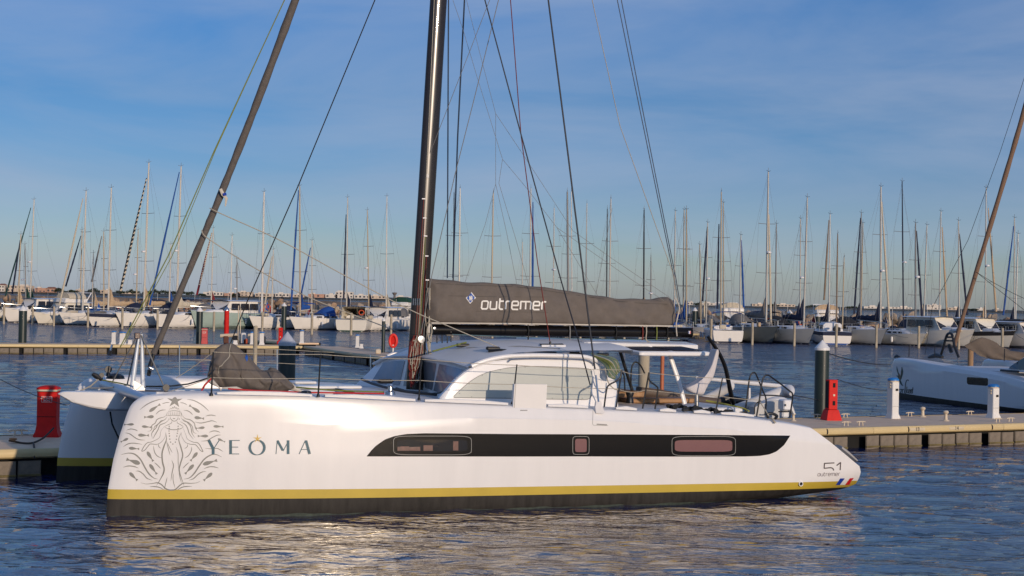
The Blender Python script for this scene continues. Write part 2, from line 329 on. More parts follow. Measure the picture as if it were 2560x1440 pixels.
class Decals:
    """thin foil graphics: outline points are thrown on the hull and lifted a few mm off it"""
    def __init__(s, fr, bvh, conv): s.fr = fr; s.bvh = bvh; s.conv = conv
    def hit(s, q, lift):
        x, y = s.conv(q[0], q[1]); d = s.fr.dirl(x, y).normalized(); h = s.bvh.ray_cast(s.fr.cam, d)
        if h[0] is None: return None
        n = h[1]
        if n.dot(d) > 0: n = -n
        return h[0] + n * lift
    def ribbon(s, mb, pts, wd, lift=.004, taper=True, k=5, prof=None, closed=False):
        if k: P = smoothp([(p[0], p[1], 0) for p in pts], k, closed)
        else:
            P = []; q_ = [Vector((p[0], p[1], 0)) for p in pts]
            for a, c in zip(q_[:-1], q_[1:]):
                P += [a, a.lerp(c, .06)] + [a.lerp(c, u) for u in (.25, .5, .75)] + [a.lerp(c, .94)]
            P.append(q_[-1])
        rows = []; m = len(P)
        for i, p in enumerate(P):
            t = (P[(i + 1) % m] - P[i - 1]) if closed else (P[min(i + 1, m - 1)] - P[max(i - 1, 0)])
            if t.length < 1e-6: continue
            t.normalize(); nn = Vector((-t.y, t.x, 0)); u = i / (m - 1)
            ww = wd * (prof(u) if prof else (min(1, .15 + 3.2 * min(u, 1 - u)) if taper else 1)) / 2
            a, b = s.hit(p + nn * ww, lift), s.hit(p - nn * ww, lift)
            if a is None or b is None: continue
            rows.append([a, b])
        if closed and rows: rows.append(rows[0])
        if len(rows) > 1: mb.grid(rows)
    def fill(s, mb, pts, lift=.004, rings=3):
        c = Vector((sum(p[0] for p in pts) / len(pts), sum(p[1] for p in pts) / len(pts), 0)); rows = []
        for r in range(rings + 1):
            t = max(.001, r / rings); rows.append([s.hit(c.lerp(Vector((p[0], p[1], 0)), t), lift) for p in pts])
        if any(q is None for r in rows for q in r): return
        mb.grid(rows, closed=True)
    def strip(s, mb, top, bot, n=60, m=5, lift=.004):
        x0 = max(top[0][0], bot[0][0]); x1 = min(top[-1][0], bot[-1][0]); rows = []
        for i in range(n + 1):
            u = i / n; x = x0 + (x1 - x0) * (.5 - .5 * math.cos(math.pi * u)); a, b = interp(x, top), interp(x, bot)
            r = [s.hit((x, a + (b - a) * j / m), lift) for j in range(m + 1)]
            if None not in r: rows.append(r)
        mb.grid(rows)
GLY = {  # strokes in a box of x-height 1, advance in the last place
 'o': ([[(.15, 0), (.8, 0), (.95, .15), (.9, .85), (.75, 1), (.12, 1), (0, .85), (.03, .15), (.15, 0)]], 1.15),
 'u': ([[(0, 0), (0, .85), (.12, 1), (.9, 1)], [(.92, 0), (.9, 1)]], 1.15),
 't': ([[(.1, -.35), (.05, .85), (.2, 1), (.6, 1)], [(.1, 0), (.65, 0)]], .85),
 'r': ([[(0, 1), (0, .15), (.15, 0), (.6, 0)]], .78),
 'e': ([[(.95, 1), (.15, 1), (0, .85), (.03, .15), (.15, 0), (.8, 0), (.93, .15), (.9, .5), (.05, .5)]], 1.15),
 'm': ([[(0, 1), (0, 0), (1.35, 0), (1.5, .15), (1.47, 1)], [(.74, 0), (.74, 1)]], 1.72)}
def outremer(D, mb, x0, y0, xh, sx, slope, wd, slant=0, lift=.004):
    cx = 0
    for ch in 'outremer':
        st, adv = GLY[ch]
        for q in st: D.ribbon(mb, [(x0 + (cx + a) * xh * sx - (b - 1) * xh * slant * -1 * -1, y0 + b * xh + (cx + a) * xh * sx * slope) for a, b in q], wd, lift, taper=False, k=0)
        cx += adv + .12

# ------------------------------------------------------------------ build the near catamaran
boat = empty('catamaran', B.O, B.ang)
tag(boat, 'large white catamaran with gold waterline stripe and grey siren emblem, moored broadside in the foreground', 'catamaran')
T1, bvh1 = hull(boat, 0, (WHITE, GOLD, ANTIF)); T1['label'] = 'near hull with siren emblem, lettering and long dark window band'
T2, bvh2 = hull(boat, 6.0, (WHITE, GOLD, ANTIF), cols=80)
# weed line where the hull meets the water
b = MB()
for Yc in (0.,):
    rows = []
    for s in np.linspace(.0, .97, 120):
        X0 = .82 + s * 13.13; zs = interp(X0, SHEER); bot = -.42 if s < .72 else -.42 + .53 * ((s - .72) / .28) ** 1.4
        r = []
        for z in (-.03, .0, .018 + .012 * math.sin(s * 60) + .008 * math.sin(s * 171)):
            p = hpoint(s, max(z, bot + .01), zs, bot, -1); p.y -= .004; r.append(p)
        rows.append(r)
    b.grid(rows)
b.build('weed_line', SLIME, T1)
# ---- emblem
Z0 = lambda x, y: (280 + x / 4.923, 960 + y / 4.923)
D = Decals(B, bvh1, Z0); e = MB()
def fish(h, t, wd):
    D.ribbon(e, [h, t], wd, k=14, prof=lambda u: (math.sqrt(max(0, 1 - ((.33 - min(u, .33)) / .33) ** 2)) if u < .33 else (1 - .85 * ((u - .33) / .47) ** 1.1 if u < .8 else .16 + 3.2 * (u - .8))))
STR = [(10, [(340, 318), (430, 250), (530, 205), (632, 180)]), (10, [(920, 188), (1010, 205), (1110, 260), (1195, 338)]), (8, [(612, 245), (660, 230), (710, 225)]), (8, [(835, 230), (880, 235), (925, 258)]),
 (9, [(537, 375), (570, 340), (610, 322), (662, 318)]), (9, [(878, 322), (930, 330), (970, 355), (992, 382)]),
 (9, [(175, 570), (230, 553), (290, 565), (315, 578)]), (10, [(155, 600), (220, 615), (290, 665), (340, 685), (408, 690)]), (10, [(138, 772), (200, 735), (270, 728), (370, 742)]),
 (15, [(110, 870), (200, 850), (280, 865), (350, 930), (400, 1020), (450, 1100), (510, 1155), (560, 1170)]), (11, [(135, 1025), (200, 1008), (270, 1015), (325, 1035)]),
 (11, [(288, 1072), (330, 1072), (380, 1105), (430, 1160), (495, 1185)]),
 (13, [(350, 1215), (420, 1230), (500, 1222), (560, 1215), (610, 1240), (650, 1280), (690, 1300), (730, 1304), (780, 1295), (830, 1250), (880, 1220), (960, 1222), (1040, 1215), (1085, 1195)]),
 (11, [(462, 1262), (530, 1262), (590, 1275), (635, 1300)]), (11, [(800, 1304), (850, 1275), (900, 1262), (985, 1258)]), (10, [(1150, 395), (1210, 382), (1280, 392)]),
 (10, [(1015, 465), (1090, 480), (1170, 465), (1230, 452), (1290, 472)]), (10, [(1192, 597), (1240, 578), (1290, 580), (1330, 598)]), (10, [(1092, 703), (1170, 695), (1230, 660), (1290, 632), (1345, 627)]),
 (9, [(1140, 790), (1220, 798), (1290, 792), (1330, 810), (1365, 832)]), (15, [(882, 1170), (950, 1155), (1010, 1100), (1070, 1010), (1130, 930), (1200, 880), (1270, 865), (1350, 898)]),
 (11, [(1128, 1043), (1190, 1020), (1250, 1018), (1312, 1035)]), (11, [(945, 1183), (1000, 1165), (1060, 1110), (1110, 1082), (1160, 1077)]),
 (9, [(520, 965), (560, 1000), (598, 1040)]), (9, [(868, 1040), (905, 1000), (950, 962)]), (9, [(510, 760), (520, 830), (555, 885), (612, 912)]), (9, [(978, 770), (975, 820), (940, 880), (890, 912)]),
 (7, [(570, 740), (575, 770), (600, 792)]), (7, [(928, 740), (925, 770), (890, 797)]),
 (9, [(672, 378), (640, 405), (590, 418), (550, 440), (530, 480), (490, 510), (488, 550), (470, 575), (435, 583)]), (9, [(665, 430), (610, 460), (560, 500), (540, 540), (505, 575), (485, 620), (498, 668)]),
 (9, [(700, 440), (650, 480), (590, 505), (565, 560), (520, 640), (502, 675)]), (9, [(868, 390), (900, 425), (960, 440), (1010, 480), (1020, 520), (1035, 560), (1065, 588)]),
 (9, [(860, 430), (910, 460), (960, 510), (975, 560), (985, 610), (1018, 660)]), (9, [(835, 460), (900, 500), (930, 550), (950, 610), (1000, 680)]),
 (8, [(680, 400), (645, 440), (600, 455), (570, 490), (520, 530), (510, 590)]), (8, [(845, 410), (885, 455), (935, 470), (985, 520), (1000, 590), (1040, 610)]),
 (7, [(715, 395), (718, 425), (745, 450), (765, 457), (790, 448), (808, 425), (812, 395)]), (9, [(745, 425), (778, 425)]), (8, [(700, 425), (698, 440)]), (8, [(825, 420), (825, 440)]),
 (6, [(668, 392), (700, 386), (760, 384), (820, 388), (862, 398)]), (6, [(680, 345), (720, 332), (765, 328), (820, 335), (850, 350)]), (5, [(680, 345), (668, 392)]), (5, [(850, 350), (862, 398)]),
 (5, [(690, 330), (710, 315), (715, 295), (735, 305), (745, 285), (758, 298), (768, 275), (780, 298), (795, 290), (800, 310), (820, 300), (822, 320), (845, 335)]),
 (6, [(735, 450), (730, 480), (690, 500), (640, 525)]), (6, [(800, 455), (805, 480), (850, 505), (880, 530)]), (8, [(640, 525), (700, 555), (770, 562), (840, 550), (880, 525)]),
 (8, [(640, 525), (600, 580), (580, 660), (490, 710), (440, 720), (410, 745), (385, 780), (365, 825), (400, 815), (430, 780), (465, 740), (490, 738), (560, 740), (620, 700), (655, 640), (660, 590)]),
 (8, [(875, 545), (905, 620), (930, 680), (1000, 715), (1045, 720), (1075, 745), (1100, 790), (1118, 832), (1085, 815), (1050, 770), (1020, 745), (960, 740), (900, 715), (860, 650), (850, 590)]),
 (16, [(660, 600), (668, 680), (640, 760), (615, 850), (620, 960), (640, 1040), (630, 1100), (600, 1160), (545, 1250)]), (14, [(850, 600), (820, 680), (850, 790), (868, 880), (840, 980), (825, 1060), (850, 1150), (885, 1250)]),
 (6, [(640, 1060), (620, 1120), (572, 1215)]), (6, [(825, 1060), (830, 1130), (855, 1220)]), (7, [(668, 700), (690, 790), (715, 880)]), (6, [(680, 720), (710, 790), (742, 845)]),
 (7, [(785, 770), (810, 850), (812, 950), (818, 1040)]), (9, [(732, 935), (755, 1000), (740, 1080), (722, 1195)]), (7, [(755, 1100), (750, 1180), (775, 1280)]), (8, [(678, 1145), (660, 1220), (640, 1298)])]
for wd, pts in STR: D.ribbon(e, pts, wd * 1.08)
for x in (700, 722, 744, 765, 787, 808, 828, 845): D.ribbon(e, [(x, 338), (x + (x - 765) * .06, 388)], 4, k=3)
for q in [((455, 340), (590, 250), 40), ((1080, 350), (950, 262), 40), ((515, 400), (395, 408), 40), ((1012, 410), (1130, 425), 40), ((270, 495), (150, 500), 30), ((365, 520), (480, 532), 32), ((1140, 535), (1030, 545), 32), ((1245, 520), (1370, 525), 34), ((318, 628), (452, 632), 40), ((1183, 640), (1055, 640), 36), ((200, 668), (108, 712), 30), ((1300, 672), (1388, 712), 28), ((205, 788), (333, 798), 38), ((430, 830), (505, 950), 42), ((1050, 840), (965, 945), 40), ((345, 980), (178, 925), 56), ((1115, 990), (1290, 938), 50), ((460, 985), (550, 1108), 42), ((1005, 990), (898, 1105), 42), ((212, 1088), (310, 1185), 42), ((1232, 1092), (1128, 1188), 42)]: fish(*q)
D.fill(e, [(762, 162), (786, 162), (800, 184), (868, 180), (808, 215), (824, 283), (768, 240), (706, 275), (735, 215), (678, 174), (740, 184)], rings=2)
for x, y in [(703, 520), (703, 545), (700, 578), (702, 608), (706, 640), (710, 678), (720, 715), (748, 738), (812, 520), (812, 548), (808, 578), (802, 606), (797, 640), (790, 680), (778, 715)]:
    D.fill(e, [(x + 8 * math.cos(a), y + 8 * math.sin(a)) for a in np.linspace(0, 2 * math.pi, 9)[:-1]], rings=1)
E_ = e.build('emblem', GREYGFX, T1, smooth=False); E_['label'] = 'round grey emblem of a crowned siren among fish and waves'
e = MB()
def ltr(pts, wd, k=3): D.ribbon(e, pts, wd, lift=.007, taper=False, k=k)
LT = []
def cut(nm):
    global e
    q = e.build('letter', TEAL, T1, smooth=False); q['label'] = 'dark teal letter ' + nm; e = MB()
ltr([(1188, 690), (1243, 795)], 36); ltr([(1318, 690), (1250, 797)], 10); ltr([(1243, 785), (1243, 865)], 36); cut('Y')
ltr([(1458, 690), (1458, 864)], 34); ltr([(1440, 694), (1570, 694)], 9); ltr([(1458, 776), (1552, 776)], 9); ltr([(1440, 860), (1562, 860)], 9); cut('E')
D.ribbon(e, [(1783 + 90 * math.cos(a), 782 + 90 * math.sin(a)) for a in np.linspace(0, 2 * math.pi, 25)[:-1]], 34, lift=.007, k=1, closed=True, prof=lambda u: .22 + .78 * abs(math.cos(2 * math.pi * u)) ** 1.3); cut('O')
ltr([(2016, 862), (2032, 692)], 9); ltr([(2034, 697), (2100, 818)], 30); ltr([(2104, 825), (2170, 697)], 9); ltr([(2165, 692), (2165, 862)], 34); cut('M')
ltr([(2300, 862), (2378, 692)], 10); ltr([(2384, 695), (2430, 862)], 34); ltr([(2325, 806), (2408, 806)], 8)
cut('A')
e = MB(); pts = []
for k in range(10):
    a = -math.pi / 2 + k * math.pi / 5; r = (56 if k % 2 == 0 else 15); pts.append((1788 + r * math.cos(a), 672 + r * math.sin(a)))
D.fill(e, pts, lift=.010, rings=2); e.build('gold_star', STARG, T1, smooth=False)
D9 = Decals(B, bvh1, lambda x, y: (2000 + x / 9, 1100 + y / 9)); e = MB()
D9.ribbon(e, [(768, 515), (545, 525), (538, 637), (690, 622), (735, 640), (755, 685)], 24, taper=False, k=0); D9.ribbon(e, [(818, 575), (908, 505), (898, 678)], 24, taper=False, k=0)
e.build('number_51', mat('graphic_dark', (.045, .028, .032), .4), T1, smooth=False)
e = MB(); outremer(D9, e, 392, 752, 60, .88, -.020, 10, slant=.10); e.build('maker_lettering', mat('graphic_mid', (.14, .10, .11), .4), T1, smooth=False)
for nm, m, pts in (('blue_flash', FLAGB, [(800, 1010), (900, 862), (1000, 860), (888, 1008)]), ('white_flash', FLAGW, [(890, 1008), (1002, 860), (1118, 856), (1005, 1006)]), ('red_flash', FLAGR, [(1007, 1008), (1120, 856), (1205, 852), (1105, 1003)])):
    e = MB(); D9.fill(e, pts, lift=.006); e.build(nm, m, T1, smooth=False)
# through-hull outlet
p = D9.hit((5, 985), .0); p = p or B.p(2001, 1210, -.6)
MB().lathe([(.05, 0), (.05, .03), (.035, .03), (.034, .0)], n=16).build('outlet_ring', WHITE, T1, loc=p).rotation_euler = (math.pi / 2, 0, 0)
MB().lathe([(.033, .0), (.033, .018)], n=12).build('outlet_hole', DARKV, T1, loc=p).rotation_euler = (math.pi / 2, 0, 0)
# ---- dark band and windows
DP = Decals(B, bvh1, lambda x, y: (x, y)); e = MB()
DP.strip(e, [(916.4, 1140.5), (927, 1127), (939, 1114.6), (962, 1098.5), (986, 1090), (1015, 1085), (1061, 1083), (1277, 1085), (1560, 1086), (1800, 1087.5), (1975, 1089)],
         [(916.4, 1141), (1277, 1141.3), (1440, 1141), (1654, 1141.5), (1860, 1141.2), (1898, 1140), (1923, 1136), (1941, 1128.7), (1959.6, 1113), (1975, 1089.5)], n=110)
band = e.build('window_band', BLACK, T1)
def winshape(x0, x1, y0, y1, bul, n=28):
    pts = []; cx, cy, a, b = (x0 + x1) / 2, (y0 + y1) / 2, (x1 - x0) / 2, (y1 - y0) / 2
    for k in range(n):
        t = 2 * math.pi * k / n; c, s_ = math.cos(t), math.sin(t); ex = .30
        pts.append((cx + a * math.copysign(abs(c) ** ex, c) * (1 - bul * .0), cy + b * math.copysign(abs(s_) ** ex, s_) * (1 - bul * (1 - abs(c) ** ex * 0) * 0)))
    return pts
for x0, x1, y0, y1, gx0, gx1, gy0, gy1, gm, lab in ((983, 1178, 1090, 1137, 991, 1168, 1099, 1128, GLASSD, 'dark clear window near the bow'), (1431, 1472, 1091, 1136, 1437, 1466, 1097, 1130, GLASSP, 'small square window with pink blind'), (1679, 1838, 1091, 1139, 1686, 1830, 1100, 1129, GLASSP, 'long window with pink blind near the stern')):
    e = MB(); DP.fill(e, winshape(gx0, gx1, gy0, gy1, 0, 40), lift=.009, rings=4); g = e.build('window', gm, T1); g['label'] = lab
    e = MB(); DP.ribbon(e, winshape(x0, x1, y0, y1, 0, 48), 1.1, lift=.009, taper=False, k=1, closed=True); e.build('window_frame', LINE, T1, smooth=False)
    if gm is GLASSD:
        for a in ((1000, 1116, 1022, 1127), (1058, 1113, 1081, 1127), (1132, 1103, 1145, 1126), (993, 1117, 1050, 1127)): e = MB(); DP.fill(e, [(a[0], a[1]), (a[2], a[1]), (a[2], a[3]), (a[0], a[3])], lift=.0105 if a[0] != 993 else .0095); e.build('painted_reflection', mat('reflection_brown', (.10, .032, .025), .4, var=.4, nscale=12), T1, smooth=False)  # reflections in the dark glass, painted on as flat red-brown quads
# hatch line on the topsides, handle slots
e = MB(); DP.ribbon(e, [(1482, 1026), (1481, 1060), (1483, 1063), (1520, 1064)], 1.0, taper=False, k=0); DP.ribbon(e, [(1491, 1060.5), (1517, 1062)], 3, taper=False, k=0); e.build('hatch_line', LINE, T1, smooth=False)['kind'] = 'stuff'; e = MB(); DP.ribbon(e, [(1300, 1026), (1318, 1026)], 2.5, taper=False, k=0); e.build('drain_slot', LINE, T1, smooth=False)
# ---- toe rail pieces
def deckedge(X, y=-.56): return Vector((X, y if X > 3.6 else max(y, -.20 - .10 * X), interp(X, SHEER)))
for x0, x1 in ((548, 780), (812, 1038), (1062, 1270), (1370, 1470), (1540, 1592), (1650, 1690), (1735, 1776), (1803, 1885)):
    a, c = B.p(x0, 1000, -.55).x, B.p(x1, 1000, -.55).x; k = max(2, int((c - a) / .5)); rows = []
    for i in range(k + 1):
        p = deckedge(a + (c - a) * i / k); ins = .03 if i in (0, k) else 0
        rows.append([p + Vector((0, 0, -.01)), p + Vector((0, .0, .045 - ins)), p + Vector((0, .015, .06 - ins)), p + Vector((0, .05, .06 - ins)), p + Vector((0, .06, -.01))])
    MB().grid(rows).build('toe_rail', WHITE, boat)
# ---- foredeck structure
q = MB().tube([B.p(256, 961, 5.4), B.p(300, 974, 3), Vector((.82, 0, 2.0))], [.075, .10, .075], n=14); q.build('cross_beam', ALU, boat)
nt_, nb_ = [(150, 986), (160, 981.5), (171, 980), (225, 979.5), (275, 980), (320, 984), (420, 984)], [(150, 987), (183, 1008), (229, 1021.5), (275, 1028.5), (324, 1029), (420, 1029)]
rows = []
for x in list(np.linspace(150, 200, 12)) + list(np.linspace(210, 420, 14)):
    a, c = B.p(x, interp(x, nt_), 2.72), B.p(x, interp(x, nb_), 2.72); h = (a.z - c.z) / 2; cz = (a.z + c.z) / 2; t = .26 * min(1, math.sqrt((x - 149.5) / 120))
    rows.append([Vector((a.x, 3 + t * yy, cz + h * zz)) for yy, zz in ((0, -1), (-.6, -.98), (-.9, -.9), (-1, -.72), (-1, -.2), (-1, .4), (-1, .86), (-.93, .96), (-.8, 1), (0, 1.0), (.8, 1), (.93, .96), (1, .86), (1, 0), (1, -.72), (.8, -.96))])
nac = MB().grid(rows, closed=True).build('bow_nacelle', WHITE, boat)
xe = rows[-1][0].x
MB().box(((xe + 5.6) / 2, 3, 1.87), (5.6 - xe, .42, .36), bev=.06).build('longeron', WHITE, boat)
tr = mat('trampoline_net', (.30, .30, .31), .9, var=.2, nscale=80)
for y0, y1 in ((.45, 2.75), (3.25, 5.55)):
    MB().box((2.95, (y0 + y1) / 2, 1.93), (4.3, y1 - y0, .012)).build('trampoline', tr, boat)
for base, topp in (((330, 969), (347, 842)), ((357, 968), (354, 835))):
    a, c = B.p(*base, 3), B.p(*topp, 3); 
    MB().tube([a, a.lerp(c, .5), c], [(.046, .03), (.040, .028), (.020, .018)], n=10, flat=(1, 0, 0)).build('striker_strut', ALU, boat)
a = B.p(341, 839, 3); MB().box((a.x, 2.95, a.z), (.10, .10, .115), bev=.01).build('nav_light', mat('dark_red_box', (.045, .008, .008), .3), boat)
MB().tube([B.p(350, 838, 3), B.p(353, 828, 3), B.p(357, 838, 3), B.p(360, 860, 3)], .012).build('strut_cap', STEEL, boat)
for a, c in (((338, 848), (280, 956)), ((352, 836), (411, 969)), ((345, 838), (318, 960))):
    MB().tube([B.p(*a, 3), B.p(*c, 2.4 if c[0] > 400 else 4)], .014, n=6).build('bobstay', ROPEM['grey'], boat)
# bracket, blocks, cleats on the foredeck
A_ = [B.p(333, 951, 2.6), B.p(378, 976, 2.6), B.p(340, 976, 2.6), B.p(334, 970, 2.6)]
MB().prism(A_, (0, .03, 0)).build('bracket_plate', STEEL, boat, smooth=False)
def block(px, py, Y, r=.06, name='deck_block'):
    p = B.p(px, py, Y); m = MB(); m.lathe([(r * .75, 0), (r * .6, r * .5), (r * .45, r * 1.2)], c=(p.x, p.y, p.z), n=12)
    m.tube([(p.x, p.y - .03, p.z + r * 1.9), (p.x, p.y + .03, p.z + r * 1.9)], r, n=14); m.build(name, SATIN, boat)
block(414, 985, .0); block(270, 940, 4.4, .07); block(253, 950, 4.4, .05)
m = MB(); c0 = B.p(288, 943, 4.6); m.lathe([(.19, -.03), (.17, .03), (.10, .07), (.02, .08)], c=tuple(c0), n=16); m.build('furler_drum', SATIN, boat)
m = MB(); m.tube([B.p(230, 934, 4), B.p(240, 940, 4), B.p(254, 950, 4)], [.03, .055, .03], n=8); m.build('anchor_shank', SATIN, boat)
MB().tube([B.p(254, 950, 4), B.p(300, 958, 3.6), B.p(330, 965, 3.2)], .014, n=6).build('mooring_line', ROPEM['green'], boat)
MB().tube([B.p(202, 976, 3.4), B.p(225, 966, 3.6), B.p(246, 948, 4)], .016, n=6).build('anchor_chain', ROPEM['cream'], boat)
MB().tube([B.p(224, 970, 3.4), B.p(270, 970, 3.3), B.p(322, 962, 3)], .012, n=6).build('tack_line', ROPEM['grey'], boat)
MB().tube([B.p(275, 1029, 2.9), B.p(280, 1060, 2.9), B.p(298, 1100, 2.6)], .016, n=6).build('bridle_line', ROPEM['black'], boat)
MB().tube([B.p(446, 983, .0), B.p(524, 985, .0)], .018, n=6).build('spare_pole', SATIN, boat)
MB().box(tuple(B.p(462, 981, .1)), (.22, .06, .05), bev=.015).build('cleat', STEEL, boat)
MB().tube([B.p(365, 966, 2.5), B.p(420, 966, 2), B.p(470, 960, 2), B.p(525, 944, 1.5)], .014, n=6).build('jib_sheet', ROPEM['black'], boat)
MB().tube([B.p(362, 974, 2.2), B.p(430, 977, 2.2)], .03, n=8).build('steel_track', STEEL, boat)
MB().tube([B.p(503, 978, 1), B.p(512, 962, 1), B.p(528, 946, 1)], .018, n=6).build('red_strop', ROPEM['brightred'], boat)
MB().tube([B.p(570, 972, .4), B.p(640, 977, .4), B.p(760, 981, .3), B.p(960, 984, .2)], .016, n=6).build('red_line', ROPEM['brightred'], boat)
MB().tube([B.p(740, 968, .8), B.p(830, 976, .8), B.p(960, 980, .5)], .014, n=6).build('green_line', ROPEM['green'], boat)
m = MB(); c0 = B.p(765, 984, .1); m.lathe([(.10, 0), (.09, .045), (.04, .06)], c=tuple(c0), n=14); m.build('deck_vent', SATIN, boat)
# fixed foredeck and bridge deck
rows = []
for X in np.linspace(5.0, 12.9, 20):
    z = interp(X, SHEER) - .02; rows.append([(X, Y, z + .04 * math.sin(math.pi * (Y - .3) / 5.4)) for Y in np.linspace(.3, 5.7, 14)])
MB().grid(rows).build('bridge_deck', WHITE2, boat)
rows = [[(X, .45, interp(X, SHEER) - .03), (X, .5, .95), (X, 5.5, .95), (X, 5.55, interp(X, SHEER) - .03)] for X in np.linspace(5.0, 12.9, 10)]
bd = MB().grid(rows); bd.f.append((0, 1, 2, 3)); bd.f.append((36, 37, 38, 39)); bd.build('bridge_underside', WHITE, boat)
for (x0, y0, x1, y1, Y) in ((728, 952, 783, 954, 4.6), (735, 963, 895, 968, 3.2)):
    a, c = B.p(x0, y0, Y), B.p(x1, y1, Y); MB().box(((a.x + c.x) / 2, Y, a.z - .03), (c.x - a.x, .55, .06), bev=.02).build('foredeck_hatch', WHITE, boat)
# ---- coachroof
def lerp3(tab, Y): return tuple(interp(Y, [(t[0], t[k]) for t in tab]) for k in (1, 2))
pN = B.p(1101, 995, .42); pF = B.p(884, 953, 5.5)
BASE = [(.42, pN.x + .12, 1.98), (3, 6.95, 2.0), (5.5, pF.x, 2.0)]
BROW = []
for x, y, Y in ((1172, 921, .6), (1135, 909, 1.3), (1102, 903, 1.9), (1065, 897, 2.6), (1022, 892, 3.6), (985, 893, 4.4), (955, 899, 5.0), (935, 912, 5.4)):
    p = B.p(x, y, Y); BROW.append((Y, p.x, p.z))
roofz = lambda X, Y: interp(X, [(6.3, 2.62), (7.0, 2.80), (7.8, 2.93), (8.8, 2.98), (10.6, 3.00)]) + .13 * (1 - ((Y - 3) / 2.55) ** 2) - .10 * max(0, abs(Y - 3) - 2.0) ** 1.5 - .02
front = []; roof = []; brow = []
for Y in np.linspace(.55, 5.45, 26):
    bx, bz = lerp3(BASE, Y); wx, wz = lerp3(BROW, Y)
    front.append([Vector((bx, Y, bz)).lerp(Vector((wx + .06, Y, wz)), t) for t in np.linspace(0, 1, 5)])
    r0 = Vector((wx, Y, wz)); brow.append([r0 + Vector((.06, 0, 0)), r0 + Vector((-.02, 0, .0)), r0 + Vector((-.04, 0, .025)), r0 + Vector((-.01, 0, .05))])
    st = r0 + Vector((-.01, 0, .05)); row = []
    for t in np.linspace(0, 1, 22):
        X = st.x + (10.45 - st.x) * t; zz = roofz(X, Y); k = min(1, t * 3.2); k = k * k * (3 - 2 * k); row.append(Vector((X, Y, (st.z + (X - st.x) * .18) * (1 - k) + zz * k)))
    roof.append(row)
MB().grid(front).build('windscreen_surround', WHITE, boat)
MB().grid(brow).build('windscreen_brow', WHITE, boat)
rf = MB().grid(roof); rf.grid([[r[-1] for r in roof], [r[-1] + Vector((.01, 0, -.12)) for r in roof]]); RF = rf.build('coachroof', mat('roof_white', (.80, .79, .77), .5, var=.03), boat)
roof_bvh = BVHTree.FromPolygons([Vector(v) for v in rf.v], rf.f)
def panel(y0, y1, ins=(.12, .9), off=-.012):
    rows = []
    for Y in np.linspace(y0, y1, 9):
        bx, bz = lerp3(BASE, Y); wx, wz = lerp3(BROW, Y); a, c = Vector((bx, Y, bz)), Vector((wx + .06, Y, wz)); rows.append([a.lerp(c, t) + Vector((off, 0, 0)) for t in np.linspace(ins[0], ins[1], 5)])
    MB().grid(rows).build('windscreen_pane', GLASSF, boat)
panel(.70, 2.05); panel(2.2, 3.75); panel(3.9, 4.95, (.12, .88))
# side panels with long curved windows
def sidepanel(Y, flip):
    top = [(1101, 995.5), (1110, 984), (1118.8, 974.7), (1133, 958), (1148.5, 942), (1163, 930), (1178, 921), (1207.8, 909.4), (1235, 903), (1267, 899), (1310, 896.5), (1356, 895.5), (1445, 897.5), (1475, 900.5), (1490, 907), (1504.7, 918), (1520, 929), (1534.5, 942), (1543, 957), (1545, 985), (1546, 1012)]
    P = [B.p(x, y, .45) for x, y in top]; bot = [Vector((p.x, p.y, interp(p.x, SHEER) - .03)) for p in P]
    rows = []
    for p, q_ in zip(P, bot):
        if p.z < q_.z: p = q_ + Vector((0, 0, .001))
        rows.append([q_ + Vector((0, .09, 0)), q_, q_.lerp(p, .5) + Vector((0, .012, 0)), p + Vector((0, .03, -.03)), p + Vector((0, .055, 0)), p + Vector((0, .16, .0))])
    if flip: rows = [[Vector((q_.x, 6 - q_.y, q_.z)) for q_ in r] for r in rows]
    m = MB().grid(rows); m.grid([rows[-1], [q_ + Vector((-.02, .1 if not flip else -.1, 0)) for q_ in rows[-1]]]); o = m.build('cabin_side', WHITE, boat); return o, BVHTree.FromPolygons([Vector(v) for v in m.v], m.f)
SP, bvs = sidepanel(.45, False); SP2, _ = sidepanel(.45, True)
DS = Decals(B, bvs, lambda x, y: (x, y)); e = MB()
wt = [(1133.6, 991), (1147, 978), (1160, 966), (1176, 953), (1193, 942), (1210, 934), (1225.7, 928.7), (1267, 920), (1312, 916), (1360, 916), (1415.7, 918), (1463, 921), (1474, 923.5), (1480, 928)]
wb = [(1133.6, 994), (1225, 995), (1350, 997.5), (1440, 998.5), (1466, 998.5), (1474, 995), (1480, 986)]
DS.strip(e, wt, wb, n=60, lift=.006); W1 = e.build('side_window', GLASSC, SP)
e = MB(); DS.ribbon(e, wt, 1.3, lift=.008, taper=False, k=2); DS.ribbon(e, wb, 1.8, lift=.008, taper=False, k=2); e.build('window_seal', mat('seal_grey', (.18, .18, .17), .5), SP, smooth=False)
for i, (x, y) in enumerate([(1148, 984), (1172, 960), (1205, 939), (1250, 925), (1312, 918.5), (1355, 918), (1400, 919), (1445, 921.5), (1476, 930), (1178, 992), (1262, 993.5), (1380, 995.5), (1455, 996)]):
    p = DS.hit((x, y), .010)
    if p: MB().lathe([(.012, 0), (.008, .006)], c=(p.x, p.y, p.z), n=8).build('window_bolt', STEEL, SP)
# roof side edge (white moulding over the side panel)
ed = [(1178, 916), (1200, 906), (1230, 897), (1267, 891), (1310, 889), (1356, 888.6), (1445, 891), (1472, 894.6), (1500, 905), (1520, 918)]
for fl in (0, 1):
    P = smoothp([B.p(x, y, .5) for x, y in ed], 4); P = [Vector((p.x, 6 - p.y if fl else p.y, p.z)) for p in P]
    MB().tube(P, .045, n=10).build('roof_edge', WHITE, boat)
